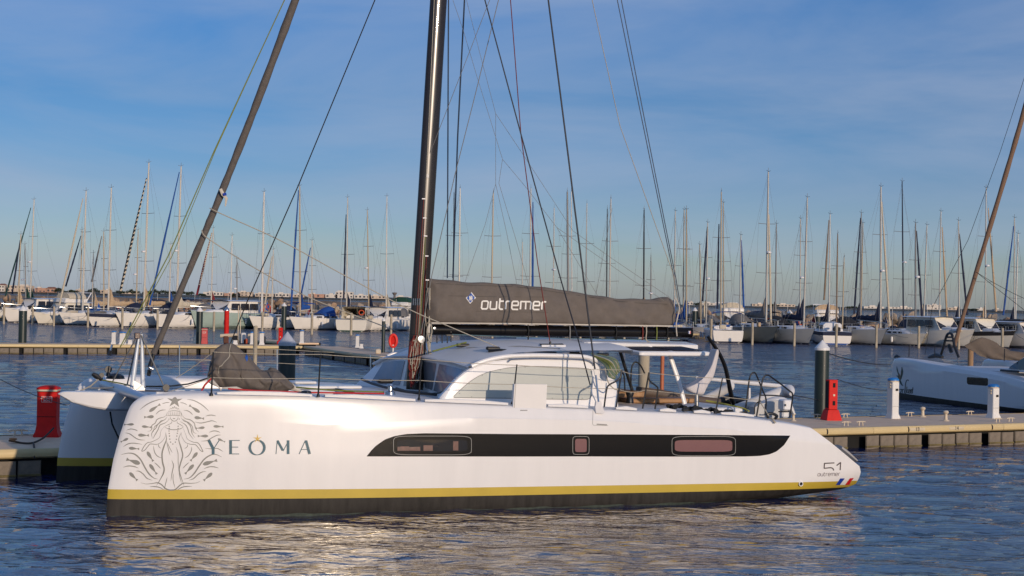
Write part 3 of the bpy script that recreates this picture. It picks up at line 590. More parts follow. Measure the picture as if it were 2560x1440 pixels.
# hand rail
P = smoothp([B.p(x, y, .5) for x, y in ((1267, 905), (1272, 900), (1285, 897.5), (1350, 896), (1450, 899), (1476, 906), (1482, 914))], 4); MB().tube([p + Vector((0, -.06, 0)) for p in P], .014, n=8).build('grab_rail', STEEL, boat)
# ---- hardtop and solar bimini
def slab(cs, th, name, m, parent=boat, bev=.03):
    C = [Vector(c) for c in cs]; ce = sum(C, Vector()) / len(C); rows = []
    for dz, k in ((0, 1 - bev), (-.02, 1), (-th + .02, 1), (-th, 1 - bev * 1.2)):
        pts = []
        for i, c in enumerate(C):
            pr, nx = C[i - 1], C[(i + 1) % len(C)]
            for t in (.06, .02): pts.append(c.lerp(pr, t))
            for t in (.02, .06): pts.append(c.lerp(nx, t))
        rows.append([ce + (p - ce) * k + Vector((0, 0, dz)) for p in pts])
    m_ = MB().grid(rows, closed=True); n = len(rows[0]); m_.f.append(tuple(range(n))); m_.f.append(tuple(range(3 * n, 4 * n))); return m_.build(name, m, parent, ang=40)
nl, nr = B.p(1600, 879, .75), B.p(1778, 880, .75); 
fl, fr = B.p(1518, 865, 2.0), B.p(1706, 867, 2.0)
slab([nl, nr, fr, fl], .09, 'helm_roof', WHITE)
def onr(u, v, dz=.012):
    a = nl.lerp(nr, u); c = fl.lerp(fr, u); return a.lerp(c, v) + Vector((0, 0, dz))
for u0, u1 in ((.05, .47), (.53, .95)):
    MB().prism([onr(u0, .1), onr(u1, .1), onr(u1, .92), onr(u0, .92)], (0, 0, .006)).build('solar_panel', SOLAR, boat, smooth=False)
fl2, fr2 = B.p(1440, 852, 4.9), B.p(1668, 858, 4.9)
slab([(9.9, 1.6, 3.10), (fr.x + .35, 1.95, 3.05), (fr.x + .55, 2.8, 3.08), (fr.x + .55, 5.3, 3.05), (9.9, 5.3, 3.10)], .12, 'hardtop', WHITE)
# hardtop pillars
def bar(a, c, r, m, name, r2=None, n=8): return MB().tube([a, c], r, n=n, r2=r2).build(name, m, boat)
MB().tube([B.p(1675, 889, 1.3), B.p(1695, 948, 1.2), B.p(1712, 1010, 1.1)], [(.05, .03)] * 3, n=10, flat=(1, 0, 0)).build('roof_pillar', WHITE, boat)
MB().tube([B.p(1549, 876, 1.8), B.p(1566, 930, 1.8), B.p(1580, 975, 1.8), B.p(1583, 992, 1.8)], .035, n=10).build('roof_pillar', SATIN, boat)['label'] = 'black slanting roof pillar'
MB().tube(smoothp([B.p(1769, 840, 3.2), B.p(1775, 850, 3.2), B.p(1789, 870, 3.2), B.p(1801, 890, 3.2), B.p(1813, 919, 3.2), B.p(1821, 955, 3.2), B.p(1827, 985, 3.2), B.p(1836, 1018, 3.2)], 4), .035, n=10, r2=.055).build('curved_davit', BLACK, boat)
# ---- cockpit furniture
a = B.p(1550, 1000, 2.2)
MB().box((10.65, 2.6, 2.02), (1.1, 2.4, .12), bev=.02).build('cockpit_bench', WOOD, boat)
MB().tube([B.p(1590, 978, 2.8), B.p(1650, 985, 2.8), B.p(1705, 996, 2.8), B.p(1800, 1008, 2.8)], [(.10, .03)] * 4, n=8, flat=(0, 0, 1)).build('cockpit_coaming', mat('brown_rail', (.075, .050, .035), .5), boat)
MB().box(tuple(B.p(1640, 1000, 2.3)), (1.6, .6, .10), bev=.02).build('cockpit_table', WOOD, boat)
MB().box((12.5, 2.9, 1.72), (1.1, 4.6, .14), bev=.03).build('aft_platform', WHITE2, boat)
c0 = B.p(1574, 1004, 1.1); MB().lathe([(.085, 0), (.075, .08), (.06, .12), (.085, .19), (.08, .22), (.03, .23)], c=(c0.x, c0.y, c0.z - .03), n=18).build('winch', SATIN, boat)
c0 = B.p(975, 984, .35); MB().lathe([(.10, 0), (.09, .05), (.05, .08), (.045, .15), (.07, .17), (.06, .2)], c=(c0.x, c0.y, c0.z - .02), n=18).build('winch', STEEL, boat)
# helm seat: curved bucket on a steel post
sp_ = smoothp([(1440 + x / 3.272, 820 + y / 3.272, 0) for x, y in [(1140, 174), (1122, 192), (1085, 310), (1030, 400), (960, 455), (892, 488), (905, 512), (945, 532), (1020, 540), (1050, 500), (1078, 450), (1112, 400), (1133, 320), (1153, 205), (1150, 180)]], 3, True)
rows = []
for Y, k in ((.24, .0), (.25, .5), (.28, .85), (.32, 1), (.42, 1), (.46, .85), (.49, .5), (.50, .0)):
    r = []
    for i, p in enumerate(sp_):
        # pull every outline point towards the seat's own middle line, so the cushion edges roll over
        q = sp_[(len(sp_) - i + 2) % len(sp_)]; m_ = p.lerp(q, .5); v = p.lerp(m_, (1 - k) * .30); r.append(B.p(v.x, v.y, .35) + Vector((0, Y - .35, 0)))
    rows.append(r)
m_ = MB().grid(rows, closed=True); m_.f.append(tuple(range(len(sp_)))); m_.f.append(tuple(len(m_.v) - len(sp_) + i for i in range(len(sp_)))); m_.build('helm_seat', SEATC, boat, ang=80)
p0, p1 = B.p(1741, 1024, .35), B.p(1741, 982, .35); MB().tube([p0, p1], .045, n=14).build('seat_post', STEEL, boat)
MB().tube([p1, p1 + Vector((0, 0, .05))], .10, n=14).build('seat_mount', WHITE, boat)
# ---- stanchions and lifelines
def stan(x1, y1, x0, y0, Y=-.5):
    a, c = B.p(x0, y0, Y), B.p(x1, y1, Y); m = MB().tube([a, c], .017, n=8, r2=.013); m.lathe([(.035, -.01), (.03, .02), (.018, .05)], c=tuple(a), n=10); m.build('stanchion', SATIN, boat); return c
stan(533, 880, 528, 988, -.3); stan(801, 886, 795, 991); stan(1053, 897, 1047, 1000); stan(1292, 911, 1281, 1009); stan(1806, 945, 1788, 1033)
def rail(pts, Y, r=.017, k=4, m=SATIN, name='pushpit_rail'): return MB().tube(smoothp([B.p(*(q if len(q) == 3 else (*q, Y))) for q in pts], k), r, n=8).build(name, m, boat)
rail([(1510, 1018), (1516, 975), (1523, 962), (1548, 947), (1554, 925)], -.5, name='gate_rail'); rail([(1540, 1019), (1554, 927)], -.5, name='gate_rail')
rail([(1606, 1022), (1622, 931)], -.5, name='gate_rail'); rail([(1637, 1023), (1644, 975), (1640, 965), (1624, 952), (1622, 934)], -.5, name='gate_rail')
rail([(1577, 975), (1578, 925), (1584, 908), (1592, 906), (1602, 915), (1612, 935)], 1.6, name='helm_hoop')
rail([(1555, 932), (1560, 940), (1562, 978)], 1.4, name='helm_hoop')
rail([(1862, 1029), (1868, 990), (1873, 948), (1879, 934), (1887, 932), (1893, 943), (1906, 975), (1915, 1000), (1912, 1038)], .25)
rail([(1891, 1041), (1898, 1000), (1905, 954), (1911, 941), (1919, 938), (1930, 944), (1972, 976), (1981, 986), (1979, 1010), (1974, 1044)], -.35)
rail([(1902, 988), (1940, 989), (1978, 994)], -.35, r=.014); rail([(1886, 1035), (1887, 1015), (1894, 1006), (1902, 1002)], -.3, r=.012)
WL = [(440, 945, .2), (533, 880, -.3), (801, 886, -.5), (1053, 898, -.5), (1290, 913, -.5), (1554, 925, -.5)]
WM_ = [(400, 985, .2), (528, 944, -.3), (799, 945, -.5), (1050, 951, -.5), (1286, 961, -.5), (1545, 972, -.5)]
for tab in (WL, WM_):
    m = MB()
    for a, c in zip(tab[:-1], tab[1:]): m.tube(sag(B.p(*a), B.p(*c), .015), .0065, n=5)
    m.build('lifeline', ROPEM['cream'], boat)
for tab in ([(1554, 927, -.5), (1622, 932, -.5), (1806, 946, -.5), (1900, 953, -.35)], [(1545, 973, -.5), (1614, 975, -.5), (1797, 990, -.5), (1898, 1000, -.35)]):
    m = MB()
    for i, (a, c) in enumerate(zip(tab[:-1], tab[1:])): m.tube(sag(B.p(*a), B.p(*c), .05 if i == 0 else .015), .0065, n=5)
    m.build('lifeline', ROPEM['cream'], boat)
# far side stanchions and lines
far = []
for X in (2.6, 4.75, 6.9, 9.1): 
    z = interp(X, SHEER); MB().tube([(X, 6.45, z), (X, 6.5, z + .66)], .013, n=6).build('stanchion', STEEL, boat); far.append(Vector((X, 6.5, z + .66)))
for dz in (0, -.30):
    m = MB()
    for a, c in zip(far[:-1], far[1:]): m.tube([a + Vector((0, 0, dz)), c + Vector((0, 0, dz))], .006, n=5)
    m.build('lifeline', ROPEM['cream'], boat)
# white locker board hung on the near stanchion
q4 = [B.p(x, y, -.58) for x, y in ((1286, 960), (1367.5, 961), (1364.5, 1022), (1282, 1020))]
MB().prism(q4, (0, .09, 0)).build('gangway_board', mat('board_white', (.76, .74, .71), .45, var=.02), boat, smooth=False)
MB().prism([q4[0].lerp(q4[1], .03) + Vector((0, -.004, 0)), q4[0].lerp(q4[1], .045) + Vector((0, -.004, 0)), q4[3].lerp(q4[2], .045) + Vector((0, -.004, 0)), q4[3].lerp(q4[2], .03) + Vector((0, -.004, 0))], (0, .003, 0)).build('board_seam', LINE, boat, smooth=False)
# ---- mast
mb0, mb1 = B.p(1036, 974, 3), B.p(1096, 0, 3); md = (mb1 - mb0).normalized(); mast_top = mb0 + md * 21
MASTR = (.185, .105)
mp_ = [mb0 + md * t for t in np.linspace(0, 21, 22)]
mast = MB().tube(mp_, [(MASTR[0] * (1 - .25 * t), MASTR[1] * (1 - .25 * t)) for t in np.linspace(0, 1, 22) ** 3], n=28, flat=(1, 0, 0)).build('mast', CARBON, boat)
def on_mast(px, py, dy=-.115): 
    p = B.p(px, py, 3 + dy); return p
m = MB()
for px0, px1 in ((1069, 1040), ): m.tube([on_mast(1103, -400, -.10), on_mast(1072, 300, -.11), on_mast(1052, 720, -.115), on_mast(1046, 860, -.12)], .008, n=6)
m.build('halyard', ROPEM['cream'], mast)
for k, (x, cm) in enumerate(((1043, 'red'), (1048, 'red'), (1053, 'green'), (1059, 'red'), (1064, 'grey'))):
    y0 = (497, 545, 590, 640, 700)[k]
    sx = lambda y, x=x: x + (760 - y) * .060
    MB().tube([on_mast(sx(y0), y0, -.118), on_mast(sx(700), 700, -.122), on_mast(sx(860), 860, -.13)], .0075, n=6).build('halyard', ROPEM[cm], mast)
    p = on_mast(sx(y0), y0, -.118); MB().box(tuple(p), (.075, .02, .022)).build('exit_plate', WHITE, mast, smooth=False)
p = on_mast(1069, 440, -.118); MB().box(tuple(p), (.045, .012, .075)).build('maker_plate', WHT, mast, smooth=False)
for x in (1033, 1038, 1043, 1048): p = on_mast(x, 752, -.125); MB().tube([p + Vector((0, 0, -.09)), p + Vector((0, -.01, .05))], .013, n=8).build('clutch_lever', STEEL, mast)
c0 = on_mast(1047, 848, -.15); q = MB().lathe([(.075, 0), (.075, .05), (.055, .06), (.05, .14), (.07, .16), (.02, .165)], n=20).build('mast_winch', STEEL, mast, loc=c0); q.rotation_euler = (math.pi / 2, 0, 0)
rr = random.Random(3)
for k in range(34):          # hanks of rope hung from the winch, each its own loop
    cx, top, botm = 1041 + rr.uniform(-8, 12), 838 + rr.uniform(0, 16), rr.uniform(905, 968); wdt = rr.uniform(5, 13); pts = []; dy = -.16 - rr.random() * .12
    for i in range(16):
        a = 2 * math.pi * i / 16; yy = (top + botm) / 2 - math.cos(a) * (botm - top) / 2; xx = cx - (yy - 850) * .10 + math.sin(a) * wdt * (1.1 if i < 8 else .8) + rr.uniform(-1.8, 1.8)
        pts.append(B.p(xx, yy, 3 + dy + rr.uniform(-.015, .015)))
    MB().tube(smoothp(pts, 3, True), .0085, n=5, closed=True).build('rope_coil', ROPEM[rr.choice(['red', 'red', 'red', 'green', 'cream', 'brightred' if k == 3 else 'red', 'grey'])], mast)
m = MB()
for k in range(7):
    x0 = 1072 + rr.uniform(-6, 6); m.tube(smoothp([B.p(x0 + rr.uniform(-5, 5), y, 2.9 + rr.uniform(-.1, .1)) for y in (720, 760, 800, 830, 860, 885)], 4), .012, n=6)
m.build('tack_lashing', ROPEM['cream'], mast)
# spreaders high on the mast and the cap
for h in (9.6, 15.2):
    for s_ in (-1, 1):
        p = mb0 + md * h; MB().tube([p, p + Vector((.45, s_ * 1.45, .1))], [(.05, .02), (.035, .015)], n=8, flat=(1, 0, 0)).build('spreader', CARBON, mast)
# ---- boom, cover
b0, b1 = B.p(1079, 824, 3), B.p(1727, 832, 3); 
bm_ = MB().tube([b0, b0.lerp(b1, .5), b1], [(.115, .11)] * 3, n=20, flat=(0, 0, 1)).build('boom', BLACK, boat)
p = B.p(1086, 821, 2.86); q = MB().lathe([(.028, 0), (.028, .02), (.01, .022)], n=12).build('boom_pin', STEEL, bm_, loc=p); q.rotation_euler = (math.pi / 2, 0, 0)
p = B.p(1723, 831, 2.88); MB().box(tuple(p), (.05, .03, .06)).build('boom_label', FLAGW, bm_, smooth=False)
MB().box(tuple(p + Vector((.017, -.004, 0))), (.014, .03, .05)).build('boom_label', FLAGR, bm_, smooth=False); MB().box(tuple(p + Vector((-.017, -.004, 0))), (.012, .03, .05)).build('boom_label', FLAGB, bm_, smooth=False)
ct = [(1072, 722), (1076, 700), (1083, 695.6), (1120, 699), (1166, 704.5), (1230, 707), (1297, 710.5), (1350, 716), (1415.7, 724), (1450, 731), (1490, 737), (1549, 746), (1608.7, 747.6), (1640, 747.5), (1660, 744), (1680, 743), (1692, 750), (1699, 770)]
cb = [(1072, 792), (1076, 807), (1090, 810), (1180, 811), (1297, 812.5), (1450, 815), (1608, 817), (1680, 818), (1690, 816), (1699, 802)]
rows = []; rc = random.Random(5)
for x in list(np.linspace(1072, 1095, 9)) + list(np.linspace(1102, 1660, 90)) + list(np.linspace(1665, 1699, 10)):
    a, c = B.p(x, interp(x, ct), 2.78), B.p(x, interp(x, cb), 2.78); u = (x - 1072) / 627; wid = .26 * min(1, math.sqrt(max(.02, min(x - 1071, 1700 - x) / 22))) * (1 - .25 * u); r = []
    for k in range(36):
        t = 2 * math.pi * k / 36; cz = (a.z + c.z) / 2; h = (a.z - c.z) / 2; X = a.x; zz = -math.cos(t)
        # cloth gathers: diagonal folds hung from the lacing line, tighter at both ends
        fold = .030 * math.sin(X * 4.1 + zz * 2.3) * math.exp(-((zz - .75) * 2.2) ** 2) + .020 * math.sin(X * 7.3 - zz * 3.1 + math.sin(X * 1.7) * 2) + .028 * math.sin(X * 13 + zz * 5) * (math.exp(-((u - .02) / .06) ** 2) + .8 * math.exp(-((u - .93) / .10) ** 2)) + .012 * math.sin(X * 17 + zz * 7 + 2 * math.sin(X * 3))
        yy = -math.copysign(abs(math.sin(t)) ** .75, math.sin(t)) * (wid * (.55 + .45 * (1 - zz) / 2 + .10) + fold)
        r.append(Vector((X, 3 + yy, cz + zz * h + .008 * math.sin(X * 9 + t))))
    rows.append(r)
cv = MB().grid(rows, closed=True); n = 36; cv.f.append(tuple(range(n))); cv.f.append(tuple(len(cv.v) - n + i for i in range(n)))
COV = cv.build('sail_cover', CLOTH, boat, ang=60); bvc = BVHTree.FromPolygons([Vector(v) for v in cv.v], cv.f)
DC = Decals(B, bvc, lambda x, y: (1000 + x / 3.368, 660 + y / 3.368))
e = MB(); outremer(DC, e, 683, 312, 66, .875, .012, 13, slant=.06, lift=.008); q = e.build('cover_lettering', WHT, COV, smooth=False); q['label'] = 'white lowercase maker name on the sail cover'
e = MB(); DC.fill(e, [(600, 238), (637, 285), (588, 336), (552, 286)], lift=.008); e.build('logo_edge', WHT, COV, smooth=False)
e = MB(); DC.fill(e, [(596, 247), (627, 286), (590, 326), (561, 287)], lift=.012); e.build('logo_diamond', mat('logo_blue', (.02, .10, .40), .6), COV, smooth=False)
e = MB()
for q in ([(583, 300), (580, 272), (590, 268), (598, 298)], [(598, 300), (596, 268), (606, 270), (608, 296)]): DC.fill(e, q, lift=.015)
DC.ribbon(e, [(578, 303), (608, 303)], 5, lift=.015, taper=False); e.build('logo_sails', WHT, COV, smooth=False)
e = MB(); DC.ribbon(e, [(640, 398), (900, 402), (1245, 408)], 2, lift=.006, taper=False); DC.ribbon(e, [(400, 268), (800, 275), (1240, 278)], 2, lift=.006, taper=False); DC.ribbon(e, [(300, 165), (560, 178), (1000, 196), (1400, 250), (1900, 320), (2300, 340)], 3, lift=.006, taper=False); e.build('seam', mat('seam_grey', (.06, .055, .05), .8), COV, smooth=False)
MB().tube([B.p(1078, 807.5, 2.84), B.p(1300, 809.5, 2.84), B.p(1690, 815.5, 2.84)], .017, n=6).build('lacing_edge', CLOTHL, COV)
MB().tube(smoothp([B.p(1686, 744, 2.74), B.p(1692, 752, 2.70), B.p(1698, 770, 2.70), B.p(1693, 795, 2.70), B.p(1690, 814, 2.74), B.p(1692, 840, 2.86)], 4), .015, n=6).build('cover_tie', CLOTHL, COV)
for x, cm in ((1606, 'red'), (1615, 'cream'), (1641, 'green'), (1668, 'black'), (1320, 'black'), (1540, 'black'), (1424, 'grey')):
    pts = [B.p(x, 812, 2.87), B.p(x + 1, 830, 2.86), B.p(x, 850, 2.88)] + ([B.p(x + 12, 856, 2.8)] if cm == 'cream' else []); MB().tube(smoothp(pts, 3), .014, n=6).build('reef_line', ROPEM[cm], bm_)
MB().tube(sag(B.p(1130, 836, 2.9), B.p(1700, 849, 2.9), .03), .009, n=5).build('outhaul_line', ROPEM['blue'], bm_)
m = MB()
for x in (1092, 1105): m.tube([B.p(x, 838, 2.9), B.p(x, 858, 2.9)], .012, n=6)
m.box(tuple(B.p(1127, 830, 2.9)), (.02, .02, .02)); m.build('gooseneck', SATIN, bm_)
# ---- furled headsails
def furl(pts, r0, r1, m, name, Y=3, tw=.12, n=12, steps=60, label=None):
    P = smoothp([B.p(x, y, Y) if len(q) == 2 else B.p(*q) for q in pts for x, y in [q[:2]]], steps // (len(pts) - 1)); rr_ = []
    for i in range(len(P)): rr_.append((r0 + (r1 - r0) * i / (len(P) - 1)) * (1 + tw * math.sin(i * 1.1) * .5 + .04 * math.sin(i * 2.7)))
    o = MB().tube(P, rr_, n=n).build(name, m, boat)
    if label: o['label'] = label
    return o
JIBC = mat('furled_sail_sleeve', (.11, .095, .082), .85, var=.15, nscale=10, bump=.5, bscale=30)
jib = furl([(383, 885), (410, 824), (500, 610), (556, 475), (640, 262), (738, 0), (800, -170)], .055, .085, JIBC, 'furled_jib', label='tall rolled headsail in a grey sleeve')
ex = B.p(800, -170, 3); jt = mb0 + md * 19; MB().tube([ex, jt], .08, n=10, r2=.03).build('furled_jib_top', JIBC, boat)
MB().tube([B.p(371, 940, 3), B.p(376, 912, 3), B.p(384, 884, 3)], [.035, .05, .035], n=10).build('furler', SATIN, boat)
MB().tube([B.p(370, 918, 3), B.p(381, 923, 3)], .055, n=12).build('furler_rim', STEEL, boat)
P = [B.p(551, 472, 2.86), B.p(557, 486, 2.85), B.p(566, 496, 2.85), B.p(563, 516, 2.86)]
MB().tube(P, [(.03, .01), (.035, .01), (.03, .01), (.012, .01)], n=8, flat=(1, 0, 0)).build('clew_patch', CLOTHL, jib)
MB().tube([B.p(557, 487, 2.83), B.p(565, 485, 2.83)], [.030, .03], n=6).build('clew_badge', FLAGB, jib)
m = MB()                      # sheets from the clew
sheets = [[(524, 520, 2.9), (552, 534, 2.8), (700, 601, 2.5), (860, 688, 2.1), (1024, 774, 1.8), (1120, 815, 1.6), (1252, 871, 1.3)], [(504, 575, 2.9), (512, 590, 2.85), (560, 623, 2.8), (640, 672, 3.4), (760, 738, 4.2), (880, 786, 4.8), (1020, 838, 5)]]
for t in sheets: MB().tube(smoothp([B.p(*q) for q in t], 5), .010, n=6).build('jib_sheet', ROPEM['cream'], boat)
for pts, cm, r in (([(711, 0), (534, 380), (420, 640), (300, 868)], 'green', .011), ([(712, -3), (540, 372), (430, 640), (308, 862)], 'green', .007), ([(937, 0), (745, 465), (690, 590), (615, 760), (562, 893)], 'black', .011)):
    P = [B.p(x, y, 3.0 if cm != 'black' else 2.4) for x, y in pts]; up_ = P[0] + (P[0] - P[1]).normalized() * 6; MB().tube([up_] + P, r, n=6).build('stay', ROPEM[cm], boat)
MB().tube([B.p(276, 876, 3), B.p(272, 888, 3)], .035, n=8).build('stay_shackle', SATIN, boat)
MB().tube([B.p(280, 862, 3), B.p(276, 876, 3)], .022, n=8).build('stay_shackle', STEEL, boat)
# ---- standing and running rigging
def wire(pts, Y0, Y1, r, m, name='shroud', ext=7):
    n_ = len(pts); P = [B.p(x, y, Y0 + (Y1 - Y0) * i / (n_ - 1)) for i, (x, y) in enumerate(pts)]
    if ext: P = [P[0] + (P[0] - P[1]).normalized() * ext] + P
    return MB().tube(P, r, n=6).build(name, m, boat)
DKW = mat('dark_rigging', (.012, .014, .020), .5); BW = mat('blue_rigging', (.015, .035, .075), .5)
wire([(1121, 0), (1118, 695)], 4.6, 5.9, .015, BW); wire([(1161, 0), (1144, 340), (1132, 695)], 4.4, 5.9, .017, BW)
wire([(1212, 0), (1302, 335), (1402, 700), (1439, 826), (1475, 962)], 1.9, -.52, .013, DKW); wire([(1370.5, 0), (1414, 340), (1459, 700), (1487, 924)], 1.2, -.50, .017, DKW)
wire([(1276, 0), (1302, 335), (1344, 660), (1375, 858)], 2.9, 2.2, .010, ROPEM['red'], 'mainsheet_fall'); wire([(1480, 0), (1550, 316), (1681, 680), (1703, 800)], 3, 3, .008, ROPEM['cream'], 'topping_lift')
wire([(1543, 0), (1613, 340), (1686, 700), (1704, 806)], 3, 3, .010, BW, 'topping_lift'); wire([(1553, 0), (1623, 360), (1690, 700), (1708, 806)], 3, 3, .010, BW, 'topping_lift')
wire([(1224, 0), (1120, 267), (1074, 384)], 1.8, 2.9, .006, ROPEM['grey'], 'lazy_jack'); wire([(1246, 0), (1190, 228), (1137, 437), (1079, 690), (1052, 835)], 1.9, 2.8, .008, ROPEM['grey'], 'lazy_jack')
for t in ([(1132, 0), (1157, 73), (1193, 194), (1256, 398), (1317, 471), (1392, 569), (1580, 700), (1660, 752)], [(1166, 0), (1196, 120), (1239, 284), (1310, 390), (1432, 577), (1535, 650), (1676, 745)], [(1239, 284), (1239, 460)], [(1256, 398), (1247, 458)], [(1239, 460), (1213, 560), (1162, 705)], [(1239, 460), (1266, 580), (1292, 712)], [(1247, 458), (1290, 600), (1322, 716)], [(1530, 520), (1490, 735)], [(1392, 569), (1495, 741)]):
    MB().tube([B.p(x, y, 2.75) for x, y in t], .0045, n=5).build('lazy_jack', ROPEM['grey'], boat)
# chainplate with turnbuckles
cpx = B.p(1497, 1010, -.68); MB().prism([B.p(x, y, -.64) for x, y in ((1490, 1005), (1503, 1004), (1511, 1032), (1508, 1035), (1490, 1033), (1488, 1018))], (0, .05, 0)).build('chainplate', mat('plate_white', (.75, .74, .74), .3), boat, smooth=False)
MB().tube([B.p(1487, 924, -.5), B.p(1489, 938, -.52)], [(.035, .02), (.03, .02)], n=10, flat=(1, 0, 0)).build('shroud_terminal', WHT, boat)
MB().tube([B.p(1489, 938, -.52), B.p(1493, 975, -.56), B.p(1496, 1008, -.62)], .018, n=10).build('turnbuckle', STEEL, boat)
MB().tube([B.p(1476, 962, -.5), B.p(1480, 985, -.55), B.p(1492, 1010, -.6)], .011, n=8).build('turnbuckle', STEEL, boat)
# coil of sheets hanging over the cabin shoulder
for k in range(22):
    t = k / 21; a = B.p(1477 + 6 * t, 884 + 6 * t, .55); c = B.p(1520 + 24 * (1 - t), 905 + 38 * t * .9, .3 - .1 * t); md_ = B.p(1512 + 14 * (1 - t), 893 + 22 * t, .35 - .1 * rr.random()); en = B.p(1535 + 14 * (1 - t) + rr.uniform(-3, 3), 928 + 20 * t, .2)
    MB().tube(smoothp([a, md_, c, en], 4), .010, n=5).build('sheet_tail', ROPEM[('green', 'blue', 'cream', 'green', 'blue')[k % 5]], boat)
MB().box(tuple(B.p(1507, 886, .55)), (.26, .08, .05), bev=.02).build('rope_clutch', SATIN, boat)
rail([(1512, 920, .0), (1520, 955, .0), (1535, 972, .0), (1546, 972, .0), (1550, 950, .0)], 0, r=.012, m=ROPEM['cream'], name='sheet_tail')
# things on the coachroof
def onroof(px, py, lift=.0):
    d = B.dirl(px, py).normalized(); h = roof_bvh.ray_cast(B.cam, d); return (h[0] + Vector((0, 0, lift))) if h[0] else B.p(px, py, 1.5)
MB().tube([onroof(1222, 881, .03), onroof(1250, 879, .035), onroof(1390, 881, .03)], [.03, .022, .014], n=8).build('jib_track', SATIN, boat)
for px, py in ((1232, 876), (1436, 884), (1156, 868)): p = onroof(px, py, .04); MB().box(tuple(p), (.28 if px < 1300 else .22, .1, .07), bev=.02).build('traveller_car', SATIN, boat)
MB().tube([onroof(1436, 884, .05), onroof(1452, 886, .03), B.p(1500, 900, .5)], .02, n=6).build('sheet_tail', ROPEM['black'], boat)
for x0, y0, x1, y1 in ((1352, 866, 1412, 866),): 
    a, c = onroof(x0, y0, .012), onroof(x1, y1, .012); a2, c2 = a + Vector((.25, .7, .02)), c + Vector((.25, .7, .02)); MB().prism([a, c, c2, a2], (0, 0, .015)).build('roof_window', GLASSD, boat, smooth=False); MB().tube([a + Vector((0, -.03, 0)), c + Vector((0, -.03, 0))], .022, n=6).build('roof_window_rim', WHITE, boat)
P = onroof(1375, 862, .02); MB().box(tuple(P), (.04, .04, .1), bev=.01).build('mainsheet_block', SATIN, boat)
MB().tube([onroof(1165, 872, .02), onroof(1300, 868, .02), onroof(1400, 874, .02)], .008, n=5).build('control_line', ROPEM['grey'], boat)
MB().tube([B.p(1082, 878, 1.6), B.p(1120, 868, 2), B.p(1165, 856, 2.5)], .018, n=6).build('control_line', ROPEM['green'], boat)
m = MB().tube([B.p(1118, 858, 2.4), B.p(1118, 842, 2.4)], .012, n=6); m.tube([B.p(1127, 855, 2.4), B.p(1127, 840, 2.4)], .012, n=6); m.box(tuple(B.p(1123, 838, 2.4)), (.14, .06, .03)); m.build('vang_bracket', SATIN, boat)
MB().box(tuple(B.p(962, 953, 3.6)), (.34, .2, .09), bev=.04).build('windlass_cover', SATIN, boat)
MB().tube(smoothp([B.p(904, 948, 4.2), B.p(940, 962, 3.4), B.p(1000, 976, 2.4), B.p(1090, 987, 1.2)], 5), .03, n=6).build('hose_line', SATIN, boat)
MB().tube(smoothp([B.p(990, 970, 2), B.p(1040, 983, 1.2), B.p(1085, 984, 1), B.p(1108, 978, .6)], 5), .02, n=6).build('jib_track', SATIN, boat)
# dark rope pile along the aft side deck
m = MB(); P = [B.p(1668 + i * 8.5, 1014 + i * .95 + 3 * math.sin(i * 1.3), -.1 + .12 * math.sin(i * 2.1)) for i in range(24)]; m.tube(smoothp(P, 3), [.03 + .022 * abs(math.sin(i * .7)) for i in range(70)], n=7); m.build('black_rope_pile', ROPEM['black'], boat)
MB().tube(smoothp([B.p(1765, 1002, 1.2), B.p(1790, 1006, 1.0), B.p(1820, 1012, .6), B.p(1855, 1020, .3), B.p(1872, 1028, .1)], 5), .018, n=6).build('yellow_hose', ROPEM['yellow'], boat)
for x in (1712, 1735): MB().box(tuple(B.p(x, 1025, -.45)), (.14, .07, .06), bev=.02).build('cleat', SATIN, boat)
p = B.p(1926, 1040, -.45); m = MB(); m.tube(smoothp([B.p(1920, 1045, -.4), B.p(1918, 1036, -.4), B.p(1930, 1034, -.4), B.p(1942, 1040, -.4), B.p(1938, 1046, -.45)], 4), .03, n=8); m.build('cleat', SATIN, boat)
MB().tube([B.p(1928, 1045, -.5), B.p(1934, 1052, -.6), B.p(1938, 1058, -.62)], .022, n=6).build('stern_line', ROPEM['cream'], boat)
MB().tube([B.p(1900, 1005, -.2), B.p(1922, 1040, -.45)], .012, n=6).build('stern_line', ROPEM['cream'], boat)
# swim ladder cushion on the transom slope
MB().tube([B.p(2092, 1117, -.2), B.p(2110, 1132, -.2), B.p(2132, 1150, -.2)], [(.05, .2), (.06, .22), (.04, .18)], n=10, flat=(0, 0, 1)).build('transom_step', DINGHYG, boat)
